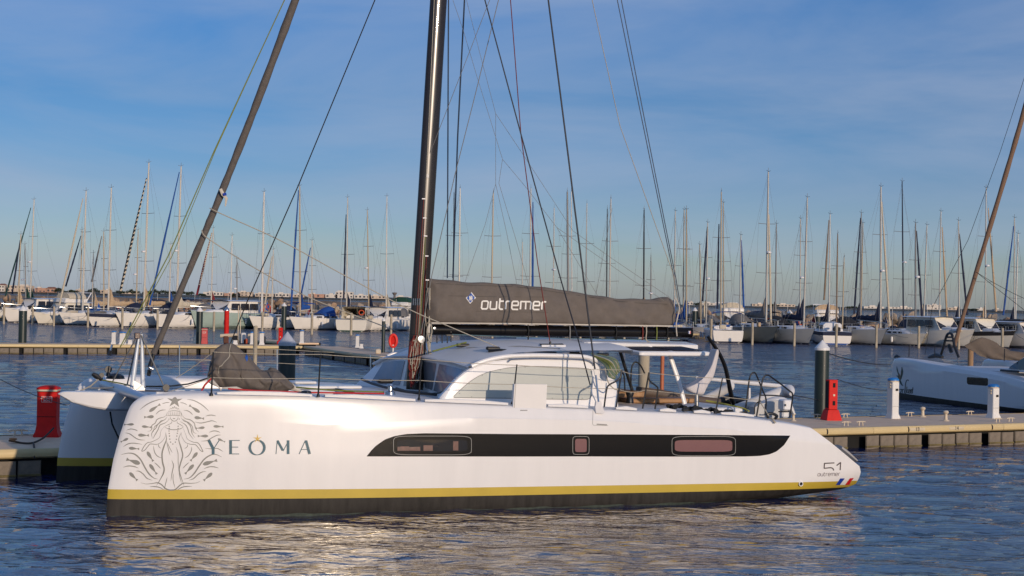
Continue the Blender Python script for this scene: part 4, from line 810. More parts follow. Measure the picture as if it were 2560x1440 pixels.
# ---- sail bag on the foredeck (rests on it: its own thing)
bag_t = [(522, 940), (527, 905), (532, 885), (543, 871), (555, 862), (566, 858), (574, 857), (582, 860), (596, 868), (610, 880), (622, 890), (636, 910), (647, 923), (660, 926), (672, 925), (678, 918), (688, 920), (700, 932), (716, 948), (726, 958), (733, 967)]
bag_b = [(522, 945), (530, 955), (550, 968), (575, 972), (640, 978), (690, 982), (716, 980), (733, 969)]
bag = empty('sail_bag', B.O, B.ang); tag(bag, 'dark grey cloth cover bulging over a furled staysail on the foredeck', 'sail bag')
rows = []; rb = random.Random(9)
for x in np.linspace(522, 733, 130):
    u = (x - 522) / 211; Yc = 1.9 + 0 * u; a, c = B.p(x, interp(x, bag_t), Yc), B.p(x, interp(x, bag_b), Yc); h = (a.z - c.z) / 2; cz = (a.z + c.z) / 2; wd = .30 * math.sqrt(max(.02, 1 - (2 * u - 1) ** 4)); r = []
    for k in range(56):
        t = 2 * math.pi * k / 56; zz = -math.cos(t); f = -.05 * max(0, math.sin(u * 26 + zz * 1.6 + 1.2 * math.sin(zz * 2))) ** 3 * (1 - .6 * max(0, zz)) * (1.3 if u < .35 else .45) + .014 * math.sin(u * 41 - zz * 4) + .022 * math.sin(u * 9 + zz * 5 + 1) - .05 * math.exp(-((u - .80 - zz * .10) / .018) ** 2)
        r.append(Vector((a.x + .02 * math.sin(zz * 9 + u * 20), Yc - math.copysign(abs(math.sin(t)) ** .8, math.sin(t)) * (wd * (1.05 - .5 * max(0, zz)) + f), cz + zz * h)))
    rows.append(r)
m = MB().grid(rows, closed=True); m.f.append(tuple(range(56))); m.f.append(tuple(len(m.v) - 56 + i for i in range(56))); bb = m.build('bag_cloth', CLOTH, bag, ang=70)
bvb = BVHTree.FromPolygons([Vector(v) for v in m.v], m.f); DB = Decals(B, bvb, lambda x, y: (480 + x / 5.818, 820 + y / 5.818))
e = MB(); DB.ribbon(e, [(565, 240), (548, 310), (540, 420), (470, 500), (430, 550), (395, 565), (388, 660)], 12, lift=.01, taper=False, k=5); e.build('bag_cord', ROPEM['cream'], bag, smooth=False)
e = MB(); DB.fill(e, [(783, 372), (815, 425), (815, 470), (793, 512), (755, 430)], lift=.012); e.build('badge_edge', WHT, bag, smooth=False)
e = MB(); DB.fill(e, [(784, 388), (805, 432), (803, 465), (790, 492), (764, 432)], lift=.016); e.build('badge', mat('logo_blue', (.02, .10, .40), .6), bag, smooth=False)
MB().tube(smoothp([B.p(520, 945, 1.7), B.p(530, 955, 1.6), B.p(545, 966, 1.5), B.p(552, 975, 1.5)], 4), [.03 + .02 * math.sin(i * .5) for i in range(13)], n=8).build('sail_corner', CLOTHL, bag)
MB().tube(smoothp([B.p(726, 966, 1.9), B.p(740, 973, 1.9), B.p(756, 980, 1.9)], 4), [.075, .07, .06, .05, .045, .04, .035, .03, .02], n=8).build('sail_corner', CLOTHL, bag)
MB().tube([B.p(556, 970, 1.55), B.p(590, 971, 1.55), B.p(620, 980, 1.5)], [.015, .04, .015], n=8).build('sail_foot', CLOTHL, bag)
# ---- dinghy on the davits with its outboard
din = empty('dinghy', B.O, B.ang); tag(din, 'white inflatable dinghy with grey floor hung behind the catamaran stern', 'dinghy')
P = smoothp([B.p(1839, 1020, 2.6), B.p(1880, 1008, 2.4), B.p(1930, 990, 2.2), B.p(1962, 978, 2.1), B.p(1974, 977, 1.9), B.p(1978, 985, 1.7)], 5); MB().tube(P, [.08 + .05 * min(1, i / 8) - .085 * max(0, (i - 19) / (len(P) - 20)) for i in range(len(P))], n=14).build('air_tube', DINGHY, din)
P = smoothp([B.p(1745, 1002, 5.2), B.p(1790, 985, 5.0), B.p(1822, 968, 4.8), B.p(1828, 960, 4.7)], 5); MB().tube(P, [.06 + .05 * min(1, i / 6) - .05 * max(0, (i - 11) / (len(P) - 12)) for i in range(len(P))], n=14).build('air_tube', DINGHY, din)
P = smoothp([B.p(1884, 1030, 1.6), B.p(1905, 1016, 1.5), B.p(1940, 1003, 1.4), B.p(1965, 1008, 1.3), B.p(1978, 1032, 1.3)], 5); MB().tube(P, [(.11 - .06 * (i / (len(P) - 1)) ** 3, .16) for i in range(len(P))], n=14, flat=(0, 0, 1)).build('dinghy_hull', DINGHY, din)
MB().prism([B.p(x, y, 1.2) for x, y in ((1884, 1040), (1888, 1018), (1900, 1010), (1930, 1003), (1950, 1001), (1948, 1046), (1915, 1044))], (0, .25, 0)).build('inner_wall', mat('dinghy_light', (.50, .49, .47), .6), din, smooth=False)
MB().prism([B.p(x, y, 1.25) for x, y in ((1886, 1036), (1895, 1014), (1912, 1008), (1922, 1016), (1930, 1026), (1905, 1034))], (0, .1, 0)).build('floor_board', DINGHYG, din, smooth=False)
MB().tube([B.p(1788, 1004, 3.6), B.p(1820, 1000, 3.6), B.p(1865, 1002, 3.4)], [.05, .13, .05], n=10).build('dinghy_cover', SATIN, din)
ob = empty('outboard_motor', B.O, B.ang); tag(ob, 'white outboard motor clamped to the stowed dinghy at the stern rail', 'outboard motor')
c0 = B.p(1963, 1012, .7); MB().box(tuple(c0), (.22, .26, .22), bev=.025).build('cowling', WHITE, ob); c1 = B.p(1960, 1035, .7); MB().box(tuple(c1), (.17, .16, .16), bev=.03).build('leg', DINGHY, ob)
p = B.p(1964, 1013, .55); MB().box(tuple(p + Vector((0, .016, 0))), (.035, .01, .045)).build('badge', SATIN, ob, smooth=False)
MB().tube([B.p(1946, 1029, .58), B.p(1972, 1029, .58)], .014, n=6).build('tiller_clamp', SATIN, ob)
# passerelle / far rail beam
MB().tube([B.p(1740, 944, 5.3), B.p(1833, 954, 4.9), B.p(1977, 968, 4.3)], [(.035, .03), (.05, .04), (.05, .04)], n=8, flat=(0, 0, 1)).build('passerelle', WHITE, boat)
for x, y0, y1 in ((1873, 970, 1002), (1958, 966, 992)): MB().tube([B.p(x, y0, 4.4), B.p(x, y1, 4.4)], .03, n=8).build('passerelle_post', WHITE, boat)
# ================================================================== PONTOONS
def seg(n, a, b): return [a.lerp(b, i / n) for i in range(n + 1)]
def pontoon(name, label, A, Bp, width, deckz=.60, side=1, panel_w=.52, cat='pontoon', endfender=False, gaps=4, pieces=True, numbers=None):
    """A, Bp: ends of the front edge at deck level; the deck runs back by width (side=+1: to the left of A->B)"""
    A = Vector((A[0], A[1], 0)); Bp = Vector((Bp[0], Bp[1], 0)); L = (Bp - A).length; ang = math.atan2(Bp.y - A.y, Bp.x - A.x)
    r = empty(name, A, ang); tag(r, label, cat)
    nsl = max(1, int(L / 2.45)); w_ = L / nsl
    slab_me = None
    for i in range(nsl):
        if slab_me is None: o = MB().box((0, width / 2 * side, deckz - .06), (w_ - .012, width - .1, .12), bev=.012).build('deck_slab', CONC, r, loc=(w_ * (i + .5), 0, 0)); slab_me = o
        else: copyobj(slab_me, r, (w_ * (i + .5), 0, 0))
    # rounded timber-coloured fender profile along both edges
    prof = [(0, .0), (-.05, -.01), (-.085, -.05), (-.095, -.11), (-.085, -.17), (-.05, -.205), (0, -.215)]
    fme = {}
    for yy, sg in ((0, 1), (width * side, -1)):
        m_ = MB().grid([[(x, sg * side * p[0] + 0, deckz + .012 + p[1]) for p in prof] for x in (-w_ * .998, w_ * .998)]); f0 = None
        for i in range(nsl // 2 + nsl % 2):
            if f0 is None: f0 = m_.build('edge_fender', FEND, r, loc=(w_ * (2 * i + 1), yy, 0))
            else: copyobj(f0, r, (w_ * (2 * i + 1), yy, 0))
    MB().box((L / 2, width / 2 * side, .12), (L - .2, width - .5, .74)).build('float_core', DARKV, r, smooth=False)
    # ribbed skirt boards in bays
    bay = gaps * panel_w + .22; x = .15; k = 0; pm = None; cnt = 0
    while x < L - panel_w:
        if k == gaps: x += .24 if (cnt // gaps) % 3 else .62; k = 0; continue
        if cnt < 250:
            if pm is None:
                pw = panel_w - .035; rows = [[(-pw / 2 + .0, .0, z_), (-pw / 2 + .02, -.03 * side, z_), (pw * .3, -.035 * side, z_), (pw / 2 - .02, -.03 * side, z_), (pw / 2, 0, z_)] for z_ in (-.12, .08, .36)]
                pm = MB().grid(rows).build('skirt_board', SKIRT, r, loc=(x + panel_w / 2, -.005 * side, 0))
                al = MB().box((0, -.035 * side, .055), (pw, .03, .05), bev=.01).build('weed_edge', ALGAE, pm)
            else:
                q = copyobj(pm, r, (x + panel_w / 2, (-.005 - .012 * random.random()) * side, random.uniform(-.012, .012))); q.rotation_euler.z = random.uniform(-.03, .03); copyobj(al, q)
        cnt += 1; k += 1; x += panel_w
    return r, ang, A, L
c0, c1 = gpt(2040, 1069, .6), gpt(2560, 1058, .6); cd = (c1 - c0).normalized()
# left end checked against the photo's left edge: (0,1122)
cl = gpt(0, 1124, .6); cd = (c1 - cl); cd.z = 0; cd.normalize(); cs = Vector((cl.x, cl.y, 0)) - cd * 6; ce = Vector((c1.x, c1.y, 0)) + cd * 9
PC, PCang, _, PCL = pontoon('pontoon', 'long near pontoon with cream fender edge and dark boards, running behind the siren catamaran', cs, ce, 3.5)
cn = Vector((-cd.y, cd.x, 0))
a0, a1 = gpt(0, 860, .6), gpt(755, 865, .6); ad = (a1 - a0); ad.z = 0; ad.normalize(); as_ = Vector((a0.x, a0.y, 0)) - ad * 10; ae = Vector((a1.x, a1.y, 0))
PA, PAang, _, PAL = pontoon('pontoon', 'straight far pontoon with yellow edge crossing the left of the basin below the moored row', as_, ae, 2.6, panel_w=.62)
b0_, b1_ = gpt(760, 865, .6), gpt(941, 890.5, .6); b2_ = gpt(920, 871.6, .6); bd_ = b1_ - b0_; bd_.z = 0; bd_.normalize()
PB, PBang, _, PBL = pontoon('pontoon', 'brown walkway pontoon slanting right from the end of the yellow edged one', Vector((b0_.x, b0_.y, 0)) + bd_ * .2, Vector((b1_.x, b1_.y, 0)), 2.4, panel_w=.6)
bb0, bb1 = gpt(588, 846, .6), gpt(735, 857, .6)
PD, *_ = pontoon('pontoon', 'short walkway behind the red pillar, leading back left from the pontoon corner', bb0, bb1, 2.0, panel_w=.6)
# numbers 13 and 14 on white patches of the near fender
def texto(s, size, m, parent, loc, rot, name='berth_number', ext=.001, spx=1.0):
    cu = bpy.data.curves.new(name, 'FONT'); cu.body = s; cu.size = size; cu.extrude = ext; cu.align_x = 'CENTER'; cu.align_y = 'CENTER'; cu.space_character = spx
    t = bpy.data.objects.new(name, cu); col.objects.link(t); dg = bpy.context.evaluated_depsgraph_get(); me = bpy.data.meshes.new_from_object(t.evaluated_get(dg)); bpy.data.objects.remove(t); bpy.data.curves.remove(cu)
    me.materials.clear(); me.materials.append(m); o = bpy.data.objects.new(name, me); col.objects.link(o); o.parent = parent; o.location = loc; o.rotation_euler = rot; return o
FC = Frame(cs, PCang)
for px, py, s in ((2294, 1066, '13'), (2392, 1064, '14')):
    p = FC.p(px, py, -.1); MB().tube([(p.x - .28, .0, .505), (p.x + .28, 0, .505)], .098, n=20).build('number_patch', mat('patch_cream', (.60, .50, .34), .5), PC)
    texto(s, .15, SATIN, PC, (p.x, -.0995, .51), (math.pi / 2, 0, 0))
for px in (2069, 2272, 2481): p = FC.p(px, 1068, -.1); MB().tube([(p.x - .02, 0, .505), (p.x + .02, 0, .505)], .1055, n=20).build('fender_joint', SATIN, PC)
# ------------------------------------------------------------------ piles
def pile(pos, r, ztop, label, m=PILEG, cap=PILEW, conical=True, group=None, name='mooring_pile', ch=None, zb=-1.5):
    o = empty(name, (pos.x, pos.y, 0)); tag(o, label, 'pile', group)
    MB().lathe([(r, zb), (r, ztop)], n=24 if r > .18 else 12).build('shaft', m, o)
    if conical: ch = ch or r * 1.1; MB().lathe([(r * 1.06, ztop - .02), (r * 1.06, ztop + .05), (r * .5, ztop + .05 + ch * .55), (.01, ztop + .05 + ch)], n=24).build('cap', cap, o)
    else: MB().lathe([(r * .96, ztop), (r * .7, ztop + .04), (.01, ztop + .045)], n=12).build('pile_top', m, o)
    return o
def hz(px, py, depth): return at(px, py, depth).z
def depth_at(px, py, z): return gpt(px, py, z).y
# right near pile stands behind the near pontoon
p = FC.z(2054, 1036, .6); wp = cs + cd * p.x + cn * (3.5 + .38); dz = wp.y
def online(px, off):       # point along the near pontoon at lateral offset off, under pixel column px
    q = FC.p(px, 1000, off); v = cs + cd * q.x + cn * off; return Vector((v.x, v.y, 0))
wp = online(2053, 3.86); pile(wp, .215, hz(2054, 874, wp.y), 'tall dark green pile with white cone beside the red hose cabinet on the right', ch=.24)
wp = online(715, 3.86); pile(wp, .215, hz(715, 862, wp.y), 'thick dark pile with grey cone, right of the sail bag on the foredeck', cap=mat('cap_grey', (.45, .47, .52), .5), ch=.28)
wp = gpt(50, 857, .6) + Vector((0, .5, 0)); pile(wp, .26, hz(50, 776, wp.y), 'dark pile with white cone at the far left behind the yellow edged pontoon', ch=.28)
wp = gpt(494, 858, .6) + Vector((0, .5, 0)); pile(wp, .22, hz(494, 778, wp.y), 'dark pile with white cone next to the faded red hose cabinet on the far pontoon', ch=.26)
wp = gpt(951, 884, .6) + Vector((0, 2.0, 0)); pile(wp, .11, hz(951, 802, wp.y), 'slim dark pole with small white cone left of the red lifebuoy', ch=.15)
wp = at(637, 900, 92); pile(wp, .115, hz(637, 816, 92), 'pale post rising behind the sail bag, between pontoon and catamaran', m=PILEP, conical=False)
wp = at(1608, 985, 52); wp.z = 0; pile(wp, .17, hz(1608, 880, 52), 'rusty pale wooden pile seen through the catamaran cockpit', m=PILEP, conical=False, zb=-1)
wp = at(1654, 985, 60); wp.z = 0; pile(wp, .07, hz(1654, 880, 60), 'thin orange painted pole seen through the cockpit right of the wooden pile', m=mat('orange_pole', (.45, .13, .05), .5), conical=False)
# ------------------------------------------------------------------ street-furniture of the pontoons
def hosecab(pos, hgt, rz, label, m=REDM, wid=.44, lip=True, text=True, flare=1.3, name='hose_cabinet'):
    o = empty(name, (pos.x, pos.y, .6), rz); tag(o, label, 'cabinet'); w = wid
    rows = []
    for z, k in ((0, flare), (.04, flare), (.12, 1.12), (.28, 1.0), (hgt - .14, 1.0), (hgt - .13, 1.05)): rows.append([(sx * w / 2 * k, sy * w / 2 * k, z) for sx, sy in ((-.9, -1), (.9, -1), (1, -.9), (1, .9), (.9, 1), (-.9, 1), (-1, .9), (-1, -.9))])
    m_ = MB().grid(rows, closed=True); m_.f.append(tuple(range(8))); m_.build('cabinet_body', m, o)
    MB().box((0, 0, hgt - .10), (w * 1.04, w * 1.04, .05), bev=.01).build('band', CREAM, o)
    rows = []
    for t in np.linspace(0, 1, 6): rows.append([(sx * w * .54 * math.cos(t * 1.4), sy * w * .54 * math.cos(t * 1.4), hgt - .075 + .085 * math.sin(t * 1.5)) for sx, sy in ((-1, -1), (1, -1), (1, 1), (-1, 1))])
    m_ = MB().grid(rows, closed=True); m_.f.append(tuple(20 + i for i in range(4))); m_.build('lid', m, o)
    MB().box((0, -w / 2 - .001, hgt * .40), (w * .98, .008, .012)).build('door_seam', DARKV, o, smooth=False)
    if text:
        pw, ph, zc = w * .52, .13, hgt - .30
        f_ = MB()
        for a, b_ in (((-pw / 2, zc - ph / 2), (pw / 2, zc - ph / 2)), ((pw / 2, zc - ph / 2), (pw / 2, zc + ph / 2)), ((pw / 2, zc + ph / 2), (-pw / 2, zc + ph / 2)), ((-pw / 2, zc + ph / 2), (-pw / 2, zc - ph / 2))):
            f_.tube([(a[0], -w / 2 - .004, a[1]), (b_[0], -w / 2 - .004, b_[1])], .004, n=4)
        f_.build('sign_frame', WHT, o); texto('COLONNE', .055, WHT, o, (0, -w / 2 - .005, zc + .028), (math.pi / 2, 0, 0), 'sign_lettering'); texto('SECHE', .055, WHT, o, (0, -w / 2 - .005, zc - .03), (math.pi / 2, 0, 0), 'sign_lettering')
    return o
wp = online(121, 3.0); hosecab(wp, hz(121, 964, wp.y) - .6, PCang * .15, 'dark red fire riser cabinet with white lettering on the pontoon left of the bows')
# slim red fire box on the right
wp = online(2078, 2.6); H_ = hz(2078, 949, wp.y) - .6
o = empty('fire_post', (wp.x, wp.y, .6), .25); tag(o, 'bright red fire point with two square openings beside the dark pile on the right pontoon', 'fire point')
rows = [[(sx * k, sy * k, z) for sx, sy in ((-1, -1), (1, -1), (1, 1), (-1, 1))] for z, k in ((0, .235), (.02, .235), (.30, .165), (.31, .15))]
m_ = MB().grid(rows, closed=True); m_.build('foot', REDM, o, ang=20); MB().box((0, 0, .31 + (H_ - .31) / 2), (.27, .27, H_ - .31), bev=.012).build('post_body', REDM, o)
for z, s_, mm, nm in ((H_ - .16, .08, DARKV, 'opening'), (.50, .08, DARKV, 'opening'), (H_ * .62, .06, CREAM, 'plate')): MB().box((.02, -.137, z), (s_, .012, s_ * (1.6 if nm == 'opening' else 1)), bev=.003).build(nm, mm, o)
MB().box((-.137, 0, .31 + (H_ - .31) / 2), (.006, .22, H_ - .4)).build('side_panel', DARKV, o, smooth=False)
wp = gpt(509, 860, .6) + Vector((0, .3, 0)); hosecab(wp, hz(509, 820, wp.y) - .6, 0, 'faded pink red hose cabinet next to the dark pile on the far pontoon', m=REDF, wid=.36, flare=1.12)
wp = gpt(699, 861, .6) + Vector((0, .4, 0)); o = empty('fire_post', (wp.x, wp.y, .6)); tag(o, 'narrow red fire point at the corner where the two far pontoons meet', 'fire point'); H_ = hz(699, 819, wp.y) - .6
MB().box((0, 0, H_ / 2 + .1), (.27, .27, H_ - .2), bev=.015).build('post_body', REDM, o); MB().box((-.04, 0, .12), (.38, .3, .24), bev=.02).build('foot', REDM, o)
for z in (.5, .9, H_ - .25): MB().box((0, -.138, z), (.07, .01, .08)).build('plate', CREAM, o, smooth=False)
def pedestal(pos, hgt, label, rz=0, wid=.26, cap=True, sockets=True, name='service_pedestal', group=None):
    o = empty(name, (pos.x, pos.y, .6), rz); tag(o, label, 'pedestal', group); w = wid / 2
    rows = [[(sx * k, sy * k, z) for sx, sy in ((-.85, -1), (.85, -1), (1, -.85), (1, .85), (.85, 1), (-.85, 1), (-1, .85), (-1, -.85))] for z, k in ((0, w * 1.35), (.03, w * 1.35), (.14, w * 1.02), (.2, w), (hgt - .13, w), (hgt - .12, w * 1.1))]
    m_ = MB().grid(rows, closed=True); m_.f.append(tuple(range(8))); m_.f.append(tuple(40 + i for i in range(8))); m_.build('column', PEDW, o)
    if cap:
        MB().lathe([(w * 1.2, hgt - .125), (w * 1.2, hgt - .085)], n=16).build('collar', CREAM, o)
        MB().lathe([(w * 1.34, hgt - .088), (w * 1.34, hgt - .05), (w * 1.0, hgt - .012), (w * .4, hgt), (.01, hgt + .002)], n=18).build('cap', BLUECAP, o)
    if sockets:
        MB().box((.03, -w - .004, hgt - .36), (.10, .012, .07)).build('display', SATIN, o, smooth=False)
        MB().box((0, -w - .002, hgt * .30), (w * 1.9, .006, .008)).build('door_seam', LINE, o, smooth=False)
        for sx in (-1, 1):
            for z in (hgt - .2, hgt - .28): q = MB().lathe([(.028, 0), (.028, .03), (.015, .035)], n=10).build('socket', CREAM, o, loc=(sx * w, -.03, z)); q.rotation_euler = (0, sx * math.pi / 2, 0)
    return o
wp = online(2232, 2.7); pedestal(wp, hz(2232, 944, wp.y) - .6, 'white service pedestal with blue cap in front of the bow of the blue grey hull', PCang)
wp = online(2483, 2.0); pedestal(wp, hz(2483, 960, wp.y) - .6, 'white service pedestal with blue cap and sockets near the right edge of the near pontoon', PCang)
for px, py0, py1, lab, wd, cap in ((284, 860, 827, 'slim white pedestal with blue top, leftmost on the far pontoon behind the bow', .24, True), (306, 861, 829, 'wider white pedestal with blue top, second on the far pontoon behind the bow', .32, True), (325, 861, 845, 'low white box next to the two pedestals on the far pontoon', .22, False),
    (629, 861, 829, 'thin white pedestal half hidden by the pale post on the far pontoon', .16, True), (654, 862, 829, 'white pedestal with blue top right of the pale post on the far pontoon', .24, True), (754, 858, 825, 'white pedestal with blue top above the grey coned pile on the walkway', .22, True), (893, 869, 836, 'slim white pedestal with blue top halfway along the walkway', .20, True), (903, 871, 855, 'low white box beside the pedestal halfway along the walkway', .19, False), (588, 861, 846, 'small white hooded box at the hoist on the far pontoon', .22, False)):
    wp = gpt(px, py0, .6); pedestal(wp, max(.3, hz(px, py1, wp.y) - .6), lab, 0, wd * (wp.y / 103), cap, False, 'service_pedestal' if cap else 'junction_box')
# bollards, cleats
def bollard(px, off, label, s=1):
    wp = online(px, off); o = MB().lathe([(.11, 0), (.11, .015), (.055, .04), (.045, .20), (.075, .23), (.085, .26), (.06, .30), (.01, .31)], n=16).build('bollard', CREAM, None, loc=(wp.x, wp.y, .6)); o.scale = (s,) * 3; tag(o, label, 'bollard', 'bollards on the near pontoon')
bollard(2307, 3.0, 'cream bollard at the back edge of the pontoon between the two pedestals'); bollard(2365, 1.4, 'cream bollard standing in the middle of the pontoon left of the right pedestal'); bollard(1984, 2.6, 'small cream bollard right behind the catamaran stern rail', .8)
def cleat(pos, label, rz, s=1.0, first=[None]):
    if first[0] is None:
        o = empty('mooring_cleat', pos, rz); m = MB(); m.tube([(-.17, 0, .10), (-.08, 0, .115), (.08, 0, .115), (.17, 0, .10)], [.012, .017, .017, .012], n=8); m.build('horn', CREAM, o)
        for x in (-.055, .055): MB().tube([(x * 1.3, 0, 0), (x, 0, .11)], .016, n=8).build('leg', CREAM, o)
        first[0] = o
    else:
        o = first[0].copy(); col.objects.link(o); o.location = pos; o.rotation_euler = (0, 0, rz)
        for ch in list(first[0].children): copyobj(ch, o)
    o.scale = (s,) * 3; tag(o, label, 'cleat', 'mooring cleats on the near pontoon')
for px, off, lab in ((2040, 3.3, 'cleat at the foot of the tall dark pile'), (2114, 3.3, 'cleat on the back edge right of the red fire point'), (2275, 3.3, 'cleat on the back edge right of the first pedestal'), (2425, 3.3, 'cleat on the back edge left of the right pedestal'), (2116, .55, 'left cleat of the pair near the front edge below the fire point'), (2153, .55, 'right cleat of the pair near the front edge below the fire point'), (2495, .5, 'cleat at the foot of the right pedestal'), (2527, .55, 'rightmost cleat near the front edge of the pontoon'), (47, 3.2, 'grey cleat on the pontoon left of the dark red cabinet')):
    wp = online(px, off); cleat((wp.x, wp.y, .6), 'metal ' + lab, PCang, 1.25 if px == 47 else 1)
m = MB(); P = [online(x, o_) + Vector((0, 0, z_)) for x, o_, z_ in ((25, 1.4, .66), (40, 1.5, .63), (60, 1.2, .62), (85, 1.0, .64), (112, 1.6, .70), (135, 2.2, .85))]; m.tube(smoothp(P, 5), .022, n=7); m.tube(smoothp([P[0], P[0] + Vector((.12, .1, .03)), P[0] + Vector((.05, -.12, .05)), P[1]], 4), .022, n=7); m.tube(smoothp([P[3], online(88, .1) + Vector((0, 0, .6)), online(89, -.1) + Vector((0, 0, .4))], 4), .02, n=7)
tag(m.build('mooring_rope', mat('old_rope', (.06, .045, .035), .9, var=.3)), 'dark mooring rope made fast on the left end of the near pontoon', 'rope')
# crane-like red post and fender gear on the far pontoon
wp = gpt(565, 858, .6); o = pile(wp, .17, hz(565, 776, wp.y), 'bright red post with a steel ring on top at the far pontoon', m=REDM, cap=STEEL, ch=.25)
o2 = empty('boat_hoist', (wp.x, wp.y - .3, .6)); tag(o2, 'low hoist frame with cream beam and orange parts below the red post', 'hoist'); k_ = wp.y / 4300
MB().tube([(-.35, 0, 23 * k_ * .8), (.1, 0, 23 * k_ * .85), (.8, 0, 25 * k_ * .85)], .13, n=10).build('beam', CREAM, o2)
for x, h_, mm, nm in ((.05, .5, mat('rust', (.13, .05, .03), .8), 'post'), (1.4, .35, mat('orange_part', (.5, .09, .03), .6), 'orange_bracket'), (1.95, .3, mat('orange_part', (.5, .09, .03), .6), 'orange_bracket'), (1.25, .75, PEDW, 'drum'), (1.7, .7, CREAM, 'drum'), (.7, .55, SATIN, 'battery_box'), (2.6, .55, SATIN, 'battery_box')): MB().box((x, -.1, h_ / 2), (.32, .3, h_), bev=.05).build(nm, mm, o2)
for x, z1 in ((.85, 2.6), (1.0, 2.4)): MB().tube([(x, 0, 0), (x, 0, z1)], .035, n=6).build('pole', CREAM, o2)
# lifebuoy on its stand
wp = gpt(982, 882, .6); o = empty('lifebuoy_stand', (wp.x, wp.y, .6)); tag(o, 'orange red lifebuoy holder on a white post at the end of the walkway', 'lifebuoy'); z0, z1 = hz(984, 870, wp.y) - .6, hz(984, 834, wp.y) - .6
MB().tube([(0, 0, 0), (0, 0, z0 + .2)], .05, n=8).build('post', PEDW, o)
bo = MB().tube([(.21 * math.cos(a) * 1.0, 0, (z0 + z1) / 2 + (z1 - z0) * .42 * math.sin(a)) for a in np.linspace(0, 2 * math.pi, 25)[:-1]], .085, n=10, closed=True).build('buoy', mat('buoy_red', (.75, .03, .015), .5), o); MB().box((.02, .05, (z0 + z1) / 2), (.34, .05, (z1 - z0) * .8), bev=.02).build('holder', REDM, o)
MB().box(tuple(gpt(945, 884, .62) + Vector((0, 0, .12))), (.3, .25, .3), bev=.05).build('corner_post', CREAM, None); o = bpy.data.objects['corner_post']; tag(o, 'small cream corner post at the near end of the walkway', 'post')
# ================================================================== SECOND CATAMARAN (shaded, right)
q0, q1 = gpt(2224, 992), gpt(2560, 1031.5)
L2 = Frame(q0, math.atan2(q1.y - q0.y, q1.x - q0.x), .80)
boat2 = empty('catamaran', L2.O, L2.ang, .80); tag(boat2, 'shaded catamaran with green bird emblem and script name beyond the right end of the pontoon', 'catamaran')
WS = WHITE
H2, bvhL = hull(boat2, 0, (WHITE, WHITE, ANTIF), cols=90); H3, _ = hull(boat2, 5.6, (WHITE, WHITE, ANTIF), cols=50)
DL = Decals(L2, bvhL, lambda x, y: (1960 + x / 4.235, 820 + y / 4.235))
e = MB(); DL.ribbon(e, [(1210, 700), (1500, 735), (1900, 790), (2260, 838)], 3, taper=False); e.build('pin_stripe', BLACK, H2, smooth=False)
e = MB(); DL.fill(e, [(1942, 520), (2150, 530), (2160, 545), (2157, 608), (2140, 612), (1950, 598), (1936, 585), (1935, 530)], lift=.006, rings=4); e.build('window', BLACK, H2)
e = MB(); DL.ribbon(e, [(1193, 405), (1200, 450), (1215, 500), (1225, 540)], 12, lift=.006); DL.ribbon(e, [(1247, 412), (1250, 470), (1238, 520), (1225, 560)], 22, lift=.006); DL.ribbon(e, [(1188, 505), (1210, 515), (1225, 555), (1240, 590), (1262, 615)], 18, lift=.006); e.build('bird_emblem', mat('bird_green', (.012, .05, .035), .5), H2, smooth=False)
e = MB(); DL.ribbon(e, [(1218, 480), (1224, 520), (1228, 548)], 14, lift=.008); DL.ribbon(e, [(1240, 450), (1240, 490), (1232, 520)], 7, lift=.009); e.build('bird_wing', mat('bird_orange', (.22, .09, .02), .5), H2, smooth=False)
e = MB()
for pts in ([(1320, 560), (1308, 550), (1295, 560), (1285, 600), (1283, 640), (1275, 685)], [(1240, 650), (1222, 650), (1208, 668), (1212, 688), (1228, 686), (1240, 668), (1238, 650), (1250, 652)], [(1255, 648), (1252, 688)], [(1254, 662), (1262, 650), (1272, 650)], [(1284, 650), (1280, 688), (1288, 688)],
            [(1302, 620), (1296, 690)], [(1318, 650), (1300, 668), (1318, 690)], [(1322, 672), (1336, 664), (1334, 652), (1326, 654), (1320, 672), (1326, 690), (1338, 686)], [(1344, 672), (1355, 664), (1352, 652), (1345, 654), (1340, 672), (1344, 690), (1356, 686)], [(1366, 628), (1358, 680), (1364, 690)], [(1356, 650), (1368, 650)]):
    DL.ribbon(e, pts, 8, lift=.010, taper=False, k=4)
q = e.build('name_lettering', SATIN, H2, smooth=False); q['label'] = 'dark script name orikeet'
# deck gear and cabin of the second boat
def b2(px, py, Y): return L2.p(px, py, Y)
P = smoothp([b2(2350, 893, 1.5), b2(2358, 868, 1.5), b2(2366, 840, 1.5), b2(2374, 833, 1.5), b2(2381, 840, 1.5), b2(2386, 866, 1.5), b2(2396, 893, 1.5)], 4); MB().tube(P, .07, n=8).build('bow_frame', SATIN, boat2)
for y in (843, 852): MB().tube([b2(2364, y, 1.5), b2(2384, y, 1.5)], .05, n=6).build('frame_rung', SATIN, boat2)
MB().tube([b2(2372, 862, 1.5), b2(2378, 880, 1.5)], .10, n=8).build('furler', SATIN, boat2)
for x in (2272, 2336, 2510): MB().tube([b2(x, 893 if x < 2400 else 903, .0), b2(x + 1, 862 if x < 2400 else 872, .0)], .022, n=6).build('stanchion', SATIN, boat2)
MB().tube([b2(2322, 893, .6), b2(2340, 888, .6), b2(2356, 893, .6)], [.08, .14, .08], n=8).build('anchor_locker', SATIN, boat2)
MB().tube([b2(2236, 893, .1), b2(2242, 890, .1), b2(2249, 893, .1)], [.05, .09, .05], n=8).build('bow_roller', SATIN, boat2)
TAN = mat('tan_sail_sleeve', (.20, .12, .075), .85, var=.12, nscale=10, bump=.4, bscale=30)
